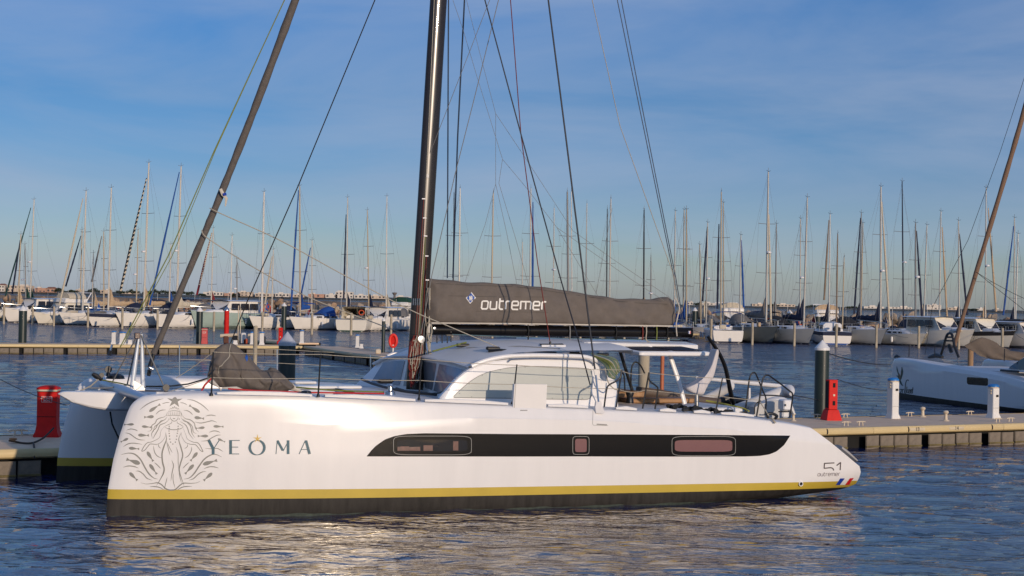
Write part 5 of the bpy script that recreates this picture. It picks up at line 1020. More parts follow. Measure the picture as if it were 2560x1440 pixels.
def w2(px, py, dep): v = at(px, py, dep) - L2.O; return Vector((v.dot(L2.ax), v.dot(L2.ay), v.z)) / L2.k
P = smoothp([w2(2385, 868, 76), w2(2400, 815, 76), w2(2440, 682, 76), w2(2513, 440, 76), w2(2568, 250, 76), w2(2680, -140, 76)], 10); MB().tube(P, [(.105 + .05 * i / 50) * (1 + .07 * math.sin(i * 1.3)) for i in range(len(P))], n=12).build('furled_jib', TAN, boat2)
for t in ([(2440, 680), (2480, 705), (2530, 732), (2600, 765)], [(2440, 680), (2490, 720), (2560, 775)], [(2575, 150), (2500, 380), (2420, 600), (2330, 770), (2312, 888)]): MB().tube([w2(x, y, 75.5) for x, y in t], .014, n=5).build('stay', ROPEM['black'], boat2)
rows = []; tb = [(2430, 862), (2440, 850), (2452, 843), (2465, 845), (2490, 862), (2520, 876), (2550, 880), (2580, 884), (2620, 890)]; bb_ = [(2430, 868), (2440, 882), (2460, 893), (2490, 900), (2550, 902), (2620, 904)]
for x in np.linspace(2430, 2620, 30):
    a, c = w2(x, interp(x, tb), 74), w2(x, interp(x, bb_), 74); h = (a - c) * .5; md2 = (a + c) * .5; rows.append([md2 + h * -math.cos(t) + Vector((0, 1, 0)) * (-.5 * math.sin(t) + .05 * math.sin(x * .2 + 4 * math.cos(t))) + Vector((.06 * math.sin(3 * t + x * .1), 0, 0)) for t in np.linspace(0, 2 * math.pi, 19)[:-1]])
MB().grid(rows, closed=True).build('sail_bag', mat('tan_bag', (.13, .10, .075), .85, bump=.3), boat2, ang=70)
rows = []
XC = L2.p(2508, 905, .3).x
for X in np.linspace(XC, XC + 6, 14):
    u = min(1, (X - XC) / 4.2); z = 1.9 + 1.45 * math.sin(u * math.pi / 2); rows.append([(X, .3, 1.9), (X, .35, 1.9 + (z - 1.9) * .7), (X, .55, z), (X, 2.8, z + .15), (X, 5.1, z), (X, 5.3, 1.9)])
MB().grid(rows).build('coachroof', WHITE, boat2)
rows = []
for X in np.linspace(XC + .5, XC + 5.4, 12):
    u = min(1, (X - XC) / 4.2); z = 1.9 + 1.45 * math.sin(u * math.pi / 2); rows.append([(X, .27, 2.03), (X, .30, 1.9 + (z - 1.9) * .5), (X, .335, max(2.04, 1.9 + (z - 1.9) * .82))])
MB().grid(rows).build('side_window', GLASSD, boat2)
MB().tube([(X, .1, 1.93) for X in (XC + .1, XC + .8, XC + 1.6)], .06, n=6).build('deck_track', SATIN, boat2)
b = MB()
rows = [[(X, Y, 1.86) for Y in (.3, 2.8, 5.3)] for X in (3.4, 8, 12.9)]; b.grid(rows); b.build('bridge_deck', WHITE2, boat2)
# mooring lines
for i, (a, c, s_, lab) in enumerate(((at(2072, 884, 54), at(2226, 912, 75), .10, 'upper dark mooring line from the pile to the shaded bow'), (at(2092, 948, 52), at(2222, 977, 75), .08, 'middle mooring line behind the red fire point'), (at(1984, 988, 46), at(2222, 1011, 74.5), .12, 'lower mooring line running from the stern rail past the pile to the shaded bow'))):
    tag(MB().tube(sag(a, c, s_, 14), .018 if i == 0 else .012, n=6).build('mooring_line', ROPEM['black']), lab, 'mooring line')
tag(MB().tube(sag(at(0, 948, 40), at(165, 1013, 33.6), .05, 10), .008, n=5).build('mooring_line', ROPEM['black']), 'thin line from the left edge to the far bow, passing behind the dark red cabinet', 'mooring line')
wp = at(2425, 950, 90); pile(Vector((wp.x, wp.y, 0)), .15, hz(2425, 864, 90), 'square wooden post with chain standing behind the shaded catamaran foredeck', m=mat('wood_post', (.36, .22, .12), .8, var=.3, stretch=(1, 1, .2)), conical=False)
#@@PART3
# ================================================================== FAR ROW OF BOATS
FW = [mat('far_white', (.80, .76, .69), .4, var=.04, nscale=1), mat('far_white_warm', (.76, .71, .60), .45, var=.05, nscale=1), mat('far_grey', (.10, .115, .115), .4, var=.05), mat('far_green', (.33, .42, .37), .4, var=.04), mat('far_silver', (.42, .43, .42), .4, var=.04)]
STR_ = {k: mat('canvas_' + k, c, .8, var=.15, nscale=6) for k, c in dict(navy=(.010, .016, .045), blue=(.012, .075, .30), tan=(.50, .36, .22), green=(.008, .055, .035), grey=(.16, .15, .14), red=(.22, .012, .02), black=(.015, .015, .018), cream=(.55, .48, .36), dgreen=(.02, .07, .06)).items()}
MASTM = {k: mat('mast_' + k, c, .35, metal=.15, var=.05) for k, c in dict(silver=(.62, .57, .48), beige=(.52, .42, .28), dark=(.035, .03, .03), grey=(.30, .29, .27), white=(.72, .68, .60), brown=(.28, .20, .13), navy=(.02, .025, .05)).items()}
RIG = mat('far_rig', (.16, .16, .16), .5)
def gen_hull(L, Bm, F, rake=1.25, transom=.8, sheer=.25, N=14, M=7):
    """bow at x=0 (deck) pointing to -x; returns rows of (upper topsides) from sheer to bilge for both sides"""
    rows = []
    for i in range(N + 1):
        s_ = (i / N) ** 1.3; r = []
        fz = F + sheer * (1 - s_) ** 2
        e = 1 - (1 - min(s_ / .55, 1)) ** 2.1; tp = 1 - (1 - transom) * max(0, (s_ - .55) / .45) ** 1.6
        for j in range(M + 1):
            t = j / M; z = fz * (1 - t) - .25 * t; wz = (1 - .22 * t ** 2.5) * (1 if t < .8 else 1 - .8 * (t - .8) / .2)
            xr = rake * t * (1 - s_) - .25 * t * s_ * 0; r.append((s_ * L + xr, -Bm / 2 * e * tp * wz * (1 if s_ > 0 else 0) - (.02 if i == 0 else 0), z))
        rows.append(r)
    return rows
def boat_hull(parent, L, Bm, F, m, stripe=None, transom=.8, rake=1.25, name='hull', sheer=.25, boot=STR_['navy']):
    rows = gen_hull(L, Bm, F, rake, transom, sheer); b = MB(); b.grid(rows); b.grid([[(x, -y, z) for x, y, z in r] for r in rows])
    b.grid([rows[-1], [(x, -y, z) for x, y, z in rows[-1]]]); h = b.build(name, m, parent)
    d = MB().grid([[r[0], (r[0][0], 0, r[0][2] + .06), (r[0][0], -r[0][1], r[0][2])] for r in rows]); d.build('deck', WHITE2, h)
    for z0, z1, mm, nm in ([(-.2, .14, boot, 'boot_stripe')] + ([(F * .72, F * 1.0, stripe, 'colour_band')] if stripe else [])):
        s_ = MB()
        for sg in (1, -1):
            rr2 = []
            for r in rows:
                zz = [p[2] for p in r][::-1]; f = lambda z: (float(np.interp(z, zz, [p[0] for p in r][::-1])), sg * (float(np.interp(z, zz, [p[1] for p in r][::-1])) - .012), z)
                dzz = (r[0][2] - F) if nm == 'colour_band' else 0; rr2.append([f(z0 + dzz * .8), f(z1 + dzz * .95)])
            s_.grid(rr2)
            if sg == 1: last = rr2[-1]
        s_.grid([last, [(p[0] + .012, -p[1], p[2]) for p in last]]); s_.build(nm, mm, h)
    return h, rows
def cabin(parent, x0, x1, w, z0, h, m=WHITE2, win=True, name='cabin', slope=.9, wm=GLASSD, nwin=3):
    rows = []
    for x, k in ((x0, 0), (x0 + slope, .95), ((x0 + x1) / 2, 1), (x1, .95)):
        z = z0 + h * k + .001; ww = w / 2 * (.75 if x == x0 else .9 + .1 * k); rows.append([(x, -ww, z0), (x, -ww * .93, z0 + (z - z0) * .75), (x, -ww * .7, z), (x, ww * .7, z), (x, ww * .93, z0 + (z - z0) * .75), (x, ww, z0)])
    m_ = MB().grid(rows); m_.f.append((18, 19, 20, 21, 22, 23)); c = m_.build(name, m, parent)
    if win:
        for sg in (-1, 1):
            for k in range(nwin):
                a = x0 + slope + (x1 - x0 - slope) * (k + .1) / nwin; bb = x0 + slope + (x1 - x0 - slope) * (k + .85) / nwin
                MB().add([(a, sg * w / 2 * .995, z0 + h * .25), (bb, sg * w / 2 * .995, z0 + h * .25), (bb, sg * w / 2 * .96, z0 + h * .68), (a + .1, sg * w / 2 * .96, z0 + h * .68)], [(0, 1, 2, 3)]).build('window', wm, c, smooth=False)
    return c
def rails(parent, rows, F, L, side_h=.6, m=STEEL):
    b = MB(); top = [[], []]
    for k, i in enumerate(range(0, len(rows), 2)):
        x, y, z = rows[i][0]
        for sg in (1, -1): b.tube([(x, y * sg * .95, z), (x, y * sg * .95, z + side_h)], .022, n=4); top[0 if sg == 1 else 1].append((x, y * sg * .95, z + side_h))
    for t in top: b.tube(t, .018, n=4)
    o = b.build('rail', m, parent); o['kind'] = 'stuff'
def far_mast(parent, O, yaw, mast, mcol, jib, wide=.20, nsp=2, radar=False, depth=None, base_local=(0, 0, 1.2)):
    """mast = (x_top, y_top, x_foot) in photo pixels at the boat's real distance"""
    R = Matrix.Rotation(-yaw, 4, 'Z'); loc = lambda v: R @ (v - O)
    xt, yt, xb = mast[:3]; foot = loc(at(xb, 786, depth)); foot.z = base_local[2]; top = loc(at(xt, yt, depth)); d = top - foot; H_ = d.length
    Mst = MB().tube([foot, foot.lerp(top, .7), top], [(wide * .62, wide * .45), (wide * .55, wide * .42), (wide * .36, wide * .28)], n=8, flat=(1, 0, 0)).build('mast', MASTM[mcol], parent)
    m = MB(); m.tube([top + Vector((-.45, 0, .10)), top + Vector((0, 0, .04)), top + Vector((.35, 0, .22))], .022, n=4); m.tube([top, top + Vector((0, 0, .45))], .02, n=4); m.build('wind_vane', RIG, Mst)
    side = Vector((0, 1, 0))
    r1 = MB(); sp_pts = []
    for f in ((.34, .66) if nsp == 2 else (.52,)):
        p = foot.lerp(top, f); w_ = .075 * H_ * (1.0 if f < .6 else .85)
        for sg in (-1, 1):
            MB().tube([p, p + side * sg * w_ + Vector((.12, 0, .05))], .028, n=5).build('spreader', RIG, Mst)
        sp_pts.append((p, w_))
    for sg in (-1, 1):
        pts = [Vector((foot.x + .2, sg * 1.5, 1.2))] + [p + side * sg * w_ + Vector((.12, 0, .05)) for p, w_ in sp_pts] + [top - d * .03]; r1.tube(pts, .008, n=4)
        r1.tube([Vector((foot.x + .3, sg * 1.4, 1.2)), sp_pts[0][0]], .007, n=4)
    r1.tube([top, Vector((foot.x + H_ * .30, 0, 1.3))], .007, n=4)
    if not jib: r1.tube([top - d * .06, Vector((foot.x - H_ * .24, 0, 1.3))], .007, n=4)
    rg = r1.build('shroud', RIG, Mst); rg['kind'] = 'stuff'
    if radar:
        p = foot.lerp(top, .38 if radar is True else radar) + Vector((-.35, 0, 0)); MB().lathe([(.22, -.02), (.27, .03), (.27, .12), (.18, .2), (.02, .23)], c=tuple(p), n=12).build('radar', WHITE, Mst)
    if jib:
        (jx0, jy0), (jx1, jy1), jc = jib; a, c = loc(at(jx0, jy0, depth)), loc(at(jx1, jy1, depth))
        pts = [a.lerp(c, t) for t in np.linspace(0, 1, 24)]
        if jc in ('spiral', 'redspiral'):
            o = MB().tube(pts, [.035 + .115 * min(1, t * 1.5 + .2) for t in np.linspace(0, 1, 24)], n=7).build('furled_jib', STR_['black'] if jc == 'spiral' else STR_['red'], parent)
            s_ = MB(); 
            for k in range(26 if jc == 'spiral' else 22):
                t = (k + .5) / 26; p = a.lerp(c, t); dd = (c - a).normalized(); s_.tube([p - dd * .14 + Vector((.05, -.05, 0)), p + dd * .14 - Vector((.05, .05, 0))], .075 + .07 * t, n=6)
            s_.build('furling_turns', STR_['cream'], o)
        else:
            MB().tube(pts, [.03 + .085 * min(1, t * 1.6 + .25) * (1 + .12 * math.sin(i * 1.7)) for i, t in enumerate(np.linspace(0, 1, 24))], n=7).build('furled_jib', STR_.get(jc) or MASTM[jc], parent)
    return foot, top
def sailcover(parent, foot, L, c, z=2.0, rise=1.0, up=True, bl_=None):
    x0 = foot.x + .12; n = 12; rows = []
    for i in range(n + 1):
        u = i / n; x = x0 + L * u; h = (.34 + (.85 * max(0, 1 - u * 4.5) ** 1.3 if up else 0)) * (1 - .35 * u) + .03 * math.sin(i * 2.1); w_ = .24 * (1 - .3 * u) + .02
        rows.append([(x, foot.y + w_ * math.sin(t), z + rise * u * .15 + h * (1 - math.cos(t)) / 2 * 2 - .05) for t in np.linspace(0, 2 * math.pi, 9)[:-1]])
    m_ = MB().grid(rows, closed=True); m_.f.append(tuple(len(m_.v) - 8 + i for i in range(8))); m_.f.append(tuple(range(8))); m_.build('sail_cover', STR_[c], parent)
    MB().tube([(x0, foot.y, z - .1), (x0 + L, foot.y, z + rise * .15 - .1)], .07, n=6).build('boom', MASTM['silver'], parent)
def sprayhood(parent, x, w, z, c, l=1.5, h=.9):
    rows = []
    for u in np.linspace(0, 1, 5): rows.append([(x + l * u, w / 2 * math.cos(t), z + (h * (.25 + .75 * math.sin(u * math.pi * .55))) * math.sin(t)) for t in np.linspace(0, math.pi, 9)])
    MB().grid(rows).build('sprayhood', STR_[c], parent)
def fender(parent, x, y, z): MB().lathe([(.02, -.32), (.11, -.24), (.13, 0), (.11, .24), (.03, .32)], c=(x, y, z), n=8).build('fender', WHITE, parent)
rf2 = random.Random(21)
def sailboat(bow, yaw, L, Bm, F, label, m=0, stripe=None, mast=None, mcol='silver', jib=None, cover='tan', hood='navy', radar=False, nsp=2, stern=False, group=None, detail=True, bimini=None, boot='navy', covL=None, wide=.20, mast2=None, cabh=.42):
    o = empty('sailboat', bow, yaw); tag(o, label, 'sailboat', group)
    hl, rows = boat_hull(o, L, Bm, F, FW[m], STR_[stripe] if stripe else None, boot=STR_[boot])
    cabin(o, L * .22, L * .68, Bm * .58, F + .05, cabh, slope=1.1)
    if detail: rails(o, rows, F, L)
    if mast:
        foot, top = far_mast(o, Vector(bow), yaw, mast, mcol, jib, wide, nsp, radar, depth=mast[3] if len(mast) > 3 else (Vector(bow) + Vector((math.cos(yaw), math.sin(yaw), 0)) * L * .4).y, base_local=(0, 0, F + .3))
    else: foot = Vector((L * .4, 0, 0))
    if mast2: far_mast(o, Vector(bow), yaw, mast2, 'beige', None, wide * .8, 1, False, depth=(Vector(bow) + Vector((math.cos(yaw), math.sin(yaw), 0)) * L * .8).y, base_local=(0, 0, F + .3))
    if cover: sailcover(o, foot, covL or L * .33, cover, z=F + 1.05)
    if hood: sprayhood(o, foot.x + L * .16, Bm * .62, F + .35, hood, l=1.9, h=1.15)
    if bimini:
        x = L * .78; rows = [[(x + 2.0 * u, Bm * .42 * math.cos(t), F + 1.75 + .22 * math.sin(t) - .25 * (u - .5) ** 2) for t in np.linspace(0, math.pi, 8)] for u in np.linspace(0, 1, 5)]; MB().grid(rows).build('bimini', STR_[bimini], o)
        q = MB()
        for sg in (-1, 1):
            for xx in (x + .1, x + 1.9): q.tube([(xx, sg * Bm * .42, F + .1), (xx, sg * Bm * .42, F + 1.75)], .02, n=4)
        q.build('bimini_frame', STEEL, o)['kind'] = 'stuff'
    if detail:
        for k in range(2): fender(o, L * (.35 + .2 * k), -Bm * .5 - .12, F * .55)
        fender(o, L * .45, Bm * .5 + .12, F * .55)
        MB().tube([(-.1, -.25, F + .9), (.25, -.45, F + .95), (1.0, -.8, F + .8)], .025, n=5).build('pulpit', STEEL, o); MB().tube([(-.1, .25, F + .9), (.25, .45, F + .95), (1.0, .8, F + .8)], .025, n=5).build('pulpit', STEEL, o)
        MB().tube([(-.05, 0, F + .35), (.25, 0, F + .30), (.3, 0, F + .02)], .06, n=6).build('bow_roller', STEEL, o)
    clutter(o, L, Bm, F, int(L * 100 + bow[0] * 3))
    return o
def motorboat(bow, yaw, L, Bm, F, label, kind='hardtop', m=0, stripe=None, canvas='grey', boot='navy', name='motorboat', cat='motorboat'):
    o = empty(name, bow, yaw); tag(o, label, cat)
    hl, rows = boat_hull(o, L, Bm, F, FW[m], STR_[stripe] if stripe else None, transom=.92, rake=1.1, sheer=.35, boot=STR_[boot])
    cabin(o, L * .10, L * .5, Bm * .62, F + .15, .35, slope=1.2, win=False, name='foredeck_trunk')
    z = F + .2
    if kind in ('hardtop', 'fly', 'cruiser'):
        x0, x1 = L * .32, L * .78; h = 1.25 if kind != 'cruiser' else 1.05
        rws = []
        for x, zz, k in ((x0, z, .80), (x0 + .9, z + h * .95, .72), (x0 + 1.0, z + h, .72), (x1, z + h * 1.02, .72)): rws.append([(x, -Bm / 2 * k, z - .1), (x, -Bm / 2 * k * .94, zz), (x, 0, zz + .05), (x, Bm / 2 * k * .94, zz), (x, Bm / 2 * k, z - .1)])
        MB().grid(rws).build('superstructure', FW[m if m < 2 else 0], o)
        for y0, y1 in ((-.66, -.05), (.05, .66)): MB().add([(x0 + .05, Bm / 2 * y0 * 1.05, z + .12), (x0 + .05, Bm / 2 * y1 * 1.05, z + .12), (x0 + .80, Bm / 2 * y1, z + h * .84), (x0 + .80, Bm / 2 * y0, z + h * .84)], [(0, 1, 2, 3)]).build('windscreen_pane', GLASSD, o, smooth=False)
        for sg in (-1, 1):
            for k in range(3):
                a = x0 + 1.0 + (x1 - x0 - 1.2) * k / 3; bb = a + (x1 - x0 - 1.2) / 3 - .12; MB().add([(a, sg * Bm / 2 * .81, z + .25), (bb, sg * Bm / 2 * .81, z + .25), (bb, sg * Bm / 2 * .775, z + h * .8), (a + .1, sg * Bm / 2 * .775, z + h * .8)], [(0, 1, 2, 3)]).build('window', GLASSD, o, smooth=False)
        rows_ = [[(x, Bm * .40 * math.cos(t), z + h + .02 + .12 * math.sin(t)) for t in np.linspace(0, math.pi, 8)] for x in (x0 + .5, x1 + .5)]; MB().grid(rows_).build('roof', WHITE, o)
    if kind == 'fly':
        MB().box((L * .58, 0, z + 1.55), (L * .34, Bm * .72, .55), bev=.12).build('flybridge', FW[0], o)
        rows_ = [[(x, Bm * .38 * math.cos(t), z + 1.8 + .75 * math.sin(t)) for t in np.linspace(0, math.pi, 8)] for x in (L * .46, L * .72)]; mm = MB().grid(rows_); mm.f.append(tuple(range(8))); mm.build('canvas_top', STR_[canvas], o)
        MB().tube([(L * .72, -Bm * .36, z + 1.4), (L * .80, -Bm * .36, z + 2.5), (L * .80, Bm * .36, z + 2.5), (L * .72, Bm * .36, z + 1.4)], .07, n=6).build('radar_arch', WHITE, o)
    if kind == 'cruiser':
        rows_ = [[(x, Bm * .42 * math.cos(t), z + .1 + (1.35 - .3 * abs(k - .4)) * math.sin(t)) for t in np.linspace(0, math.pi, 10)] for k, x in ((0, L * .45), (.4, L * .6), (1, L * .82))]; MB().grid(rows_).build('camper_canvas', STR_[canvas], o)
    if kind == 'open':
        rows_ = [[(x, Bm * .44 * math.cos(t), z + .1 + hh * math.sin(t)) for t in np.linspace(0, math.pi, 10)] for hh, x in ((.5, L * .30), (.95, L * .42), (1.05, L * .6), (.8, L * .85))]; MB().grid(rows_).build('camper_canvas', STR_[canvas], o)
    rails(o, rows[:10], F, L, .5)
    for k in range(2): fender(o, L * (.3 + .25 * k), -Bm * .5 - .12, F * .5)
    clutter(o, L, Bm, F, int(L * 100 + bow[0] * 3))
    return o
def clutter(o, L, Bm, F, k):
    z = F + .1; r_ = random.Random(k * 7 + 1)
    if r_.random() < .3: sd_ = r_.choice((-1, 1)); q = MB().tube([(L * .93 + .02, Bm * .28 * sd_ + .3 * math.cos(a), z + .75 + .27 * math.sin(a)) for a in np.linspace(0, 6.28, 13)[:-1]], .06, n=6, closed=True).build('lifebuoy', mat('life_orange', (.65, .09, .02), .6), o)
    if r_.random() < .5: MB().tube([(L + .1, .5, z), (L + .6, .5, z + 1.5)], .02, n=4).build('flag_staff', MASTM['white'], o); MB().prism([(L + .25, .5, z + .5), (L + .6, .5, z + 1.4), (L + 1.0, .55, z + .8), (L + .7, .5, z + .2)], (0, .02, 0)).build('ensign', STR_[r_.choice(('navy', 'red', 'blue'))], o, smooth=False)
    if r_.random() < .6: MB().tube([(L * .1, 0, z + .12), (L * .16, 0, z + .22), (L * .25, 0, z + .2)], [(.3, .12), (.45, .2), (.3, .15)], n=8, flat=(0, 1, 0)).build('tender', STR_[r_.choice(('grey', 'cream', 'tan', 'black'))], o)
    for i in range(r_.randint(2, 4)): MB().box((L * r_.uniform(.08, .9), r_.uniform(-.3, .3) * Bm, z + r_.uniform(.1, .5)), (r_.uniform(.3, 1.0), r_.uniform(.3, .8), r_.uniform(.15, .45)), bev=.06).build(r_.choice(('locker', 'cushion', 'fender_bag')), STR_[r_.choice(('navy', 'grey', 'tan', 'black', 'cream', 'blue'))], o)
    if r_.random() < .5: MB().tube([(L * .85, -Bm * .35, z), (L * .86, -Bm * .35, z + 2.6)], .022, n=4).build('antenna', MASTM['white'], o)
    MB().tube(sag((.1, -.1, F), (-1.2, r_.uniform(-2, 2), .9), .15, 6), .018, n=4).build('bow_line', ROPEM['black'], o)
def FB(px, py): v = gpt(px, py); return Vector((v.x, v.y, 0))
YL, YR = math.radians(52), math.radians(114)       # bows point towards us, turned left / right
# left group ----------------------------------------------------------------
motorboat(FB(3, 806), YL, 10.5, 3.6, 1.5, 'white fishing cruiser with tall open wheelhouse at the left edge of the row', 'hardtop')
sailboat(FB(-22, 800) + Vector((0, 16, 0)), YL, 9.5, 3.1, 1.2, 'sailboat with dark green rolled headsail and green boom cover at the left edge', mast=(85, 499, 74), jib=((77, 519), (13, 741), 'dgreen'), cover='green', radar=.42, hood=None, detail=False)
motorboat(FB(80, 811), YL, 9.5, 3.4, 1.15, 'cream motorboat with canvas flybridge, bow left, left of the navy striped sailboat', 'fly', m=1, canvas='cream')
sailboat(FB(145, 813), YL, 10.5, 3.4, 1.3, 'white sailboat with white mast and cream rolled headsail, third hull from the left', mast=(215, 477.5, 206), jib=((207, 496), (148, 763), 'cream'), cover=None, hood=None)
sailboat(FB(212, 817), YL, 11, 3.6, 1.35, 'white sailboat with wide navy band along its topsides', stripe='navy', mast=(278, 470, 270), mcol='silver', jib=None, cover='tan', hood='navy', bimini='navy')
sailboat(FB(287, 818), YL, 12.5, 3.8, 1.45, 'white sailboat with the tallest left mast and black and white spiral headsail', mast=(372, 407, 359), jib=((366, 445), (300, 730), 'spiral'), cover='tan', hood='navy', bimini='navy', radar=.4, nsp=2, wide=.23)
sailboat(FB(380, 820), YL, 12, 3.8, 1.4, 'white sailboat with blue rolled headsail behind the grey furled jib', mast=(452.5, 416, 441), jib=((448, 430), (374, 763), 'blue'), cover='cream', hood='grey', bimini='grey', radar=.42, wide=.23)
motorboat(FB(475, 821), math.radians(52), 12, 4.2, 1.75, 'pale green hulled motor yacht with long white hardtop behind the red post', 'hardtop', m=3, stripe=None)
sailboat(FB(621, 823), math.radians(58), 11, 3.5, 1.3, 'white sailboat with black boot line between the green yacht and the twin keel boat', mast=(660, 480, 654), mcol='white', jib=None, cover=None, hood='navy', bimini='blue', wide=.26)
sailboat(FB(722, 825), YL, 10.5, 3.4, 1.3, 'white sailboat with beige mast, bright blue rolled headsail and blue sprayhood', mast=(749, 465.6, 750), mcol='beige', jib=((746, 475), (727, 775), 'blue'), cover='blue', hood='blue', covL=1.4)
motorboat(FB(884, 829) + Vector((0, 9, 0)), math.radians(268), 9.0, 3.9, 1.35, 'white wheelhouse motorboat with green waterline showing its stern', 'hardtop', m=1, boot='green')
motorboat(FB(905, 828), math.radians(66), 9.5, 3.5, 1.3, 'white motorboat with dark raked windscreen just left of the carbon mast', 'hardtop')
# hidden middle, hulls glimpsed under the boom
def mid(px, py, lab, **k): return sailboat(FB(px, py), math.radians(90 + (px - 1280) * .02), 10.5, 3.5, 1.3, lab, **k)
mid(1060, 836, 'white sailboat low behind the boom just right of the carbon mast', mast=(1150, 471, 1147), jib=None, hood='navy')
mid(1190, 840, 'white sailboat behind the left part of the grey sail cover', mast=(1233, 481, 1228), mcol='beige', cover='tan')
mid(1310, 842, 'sailboat with bright blue rolled headsail standing above the sail cover lettering', mast=(1327, 471, 1324), jib=((1332, 505), (1331, 790), 'blue'), cover='blue')
mid(1408, 845, 'sailboat with thick grey mast behind the right half of the sail cover', mast=(1418, 479, 1421), mcol='grey', wide=.3)
mid(1500, 848, 'sailboat whose silver mast stands beside a dark one above the sail cover', mast=(1527, 497, 1523))
mid(1600, 851, 'sailboat with dark mast above the aft end of the grey sail cover', mast=(1610, 524, 1609), mcol='dark')
# right group ---------------------------------------------------------------
sailboat(FB(1732, 853), YR, 10, 3.3, 1.2, 'white sailboat with red line on its hull, just past the boom end', stripe='red', mast=(1716, 524, 1716), mcol='beige', cover='blue', hood='blue')
sailboat(FB(1820, 857) + Vector((0, 11, 0)), math.radians(270), 11, 3.9, 1.25, 'white sailboat showing its rounded stern under a blue bimini', mast=(1803, 480, 1802), mcol='beige', jib=((1797, 560), (1793, 772), 'navy'), cover=None, hood=None, bimini='blue')
sailboat(FB(1944, 860), YR, 11.5, 3.7, 1.55, 'dark grey hulled sailboat with grey cover, bow right', m=2, mast=(1920.5, 430, 1915), jib=((1922, 536), (1927, 811), 'cream'), cover='grey', hood='grey', radar=.47, wide=.23)
sailboat(FB(2036, 862), YR, 11, 3.6, 1.4, 'light grey sided sailboat with dark sprayhood right of the dark grey one', m=4, mast=(2018, 494, 2009), cover='navy', hood='black', bimini='navy')
o = sailboat(FB(2101, 862) + Vector((0, 10, 0)), math.radians(268), 10, 3.7, 1.3, 'white ketch with navy line and wooden wheelhouse, stern to the viewer', stripe='navy', mast=(2094, 585, 2091), mcol='brown', mast2=(2110, 644, 2106), cover=None, hood=None, cabh=.9, boot='blue')
sailboat(FB(2216, 864), YR, 12, 3.8, 1.45, 'white sailboat with pale rolled headsail and navy hood right of the ketch', mast=(2202, 467, 2201), jib=((2204, 504), (2224, 815), 'cream'), cover='navy', hood='black', m=4, radar=.4, wide=.23)
sailboat(FB(2316, 866), YR, 8.5, 2.9, 1.1, 'small white sailboat with dark blue rolled headsail and low cabin', m=1, mast=(2288.6, 558, 2289), mcol='grey', jib=((2291, 577), (2306, 815), 'navy'), cover=None, hood=None, radar=.5)
motorboat(FB(2436, 870), math.radians(120), 11, 3.8, 1.55, 'white motor yacht with dark wraparound windows, left of the tan sail sleeve', 'hardtop', m=1)
motorboat(FB(2538, 872), math.radians(118), 11, 3.8, 1.5, 'motor cruiser with black hull band and framed windscreen at the right', 'hardtop', m=1, stripe='black')
motorboat(FB(2640, 874), math.radians(115), 10, 3.6, 1.4, 'white motorboat cut by the right edge of the picture', 'cruiser', canvas='black')
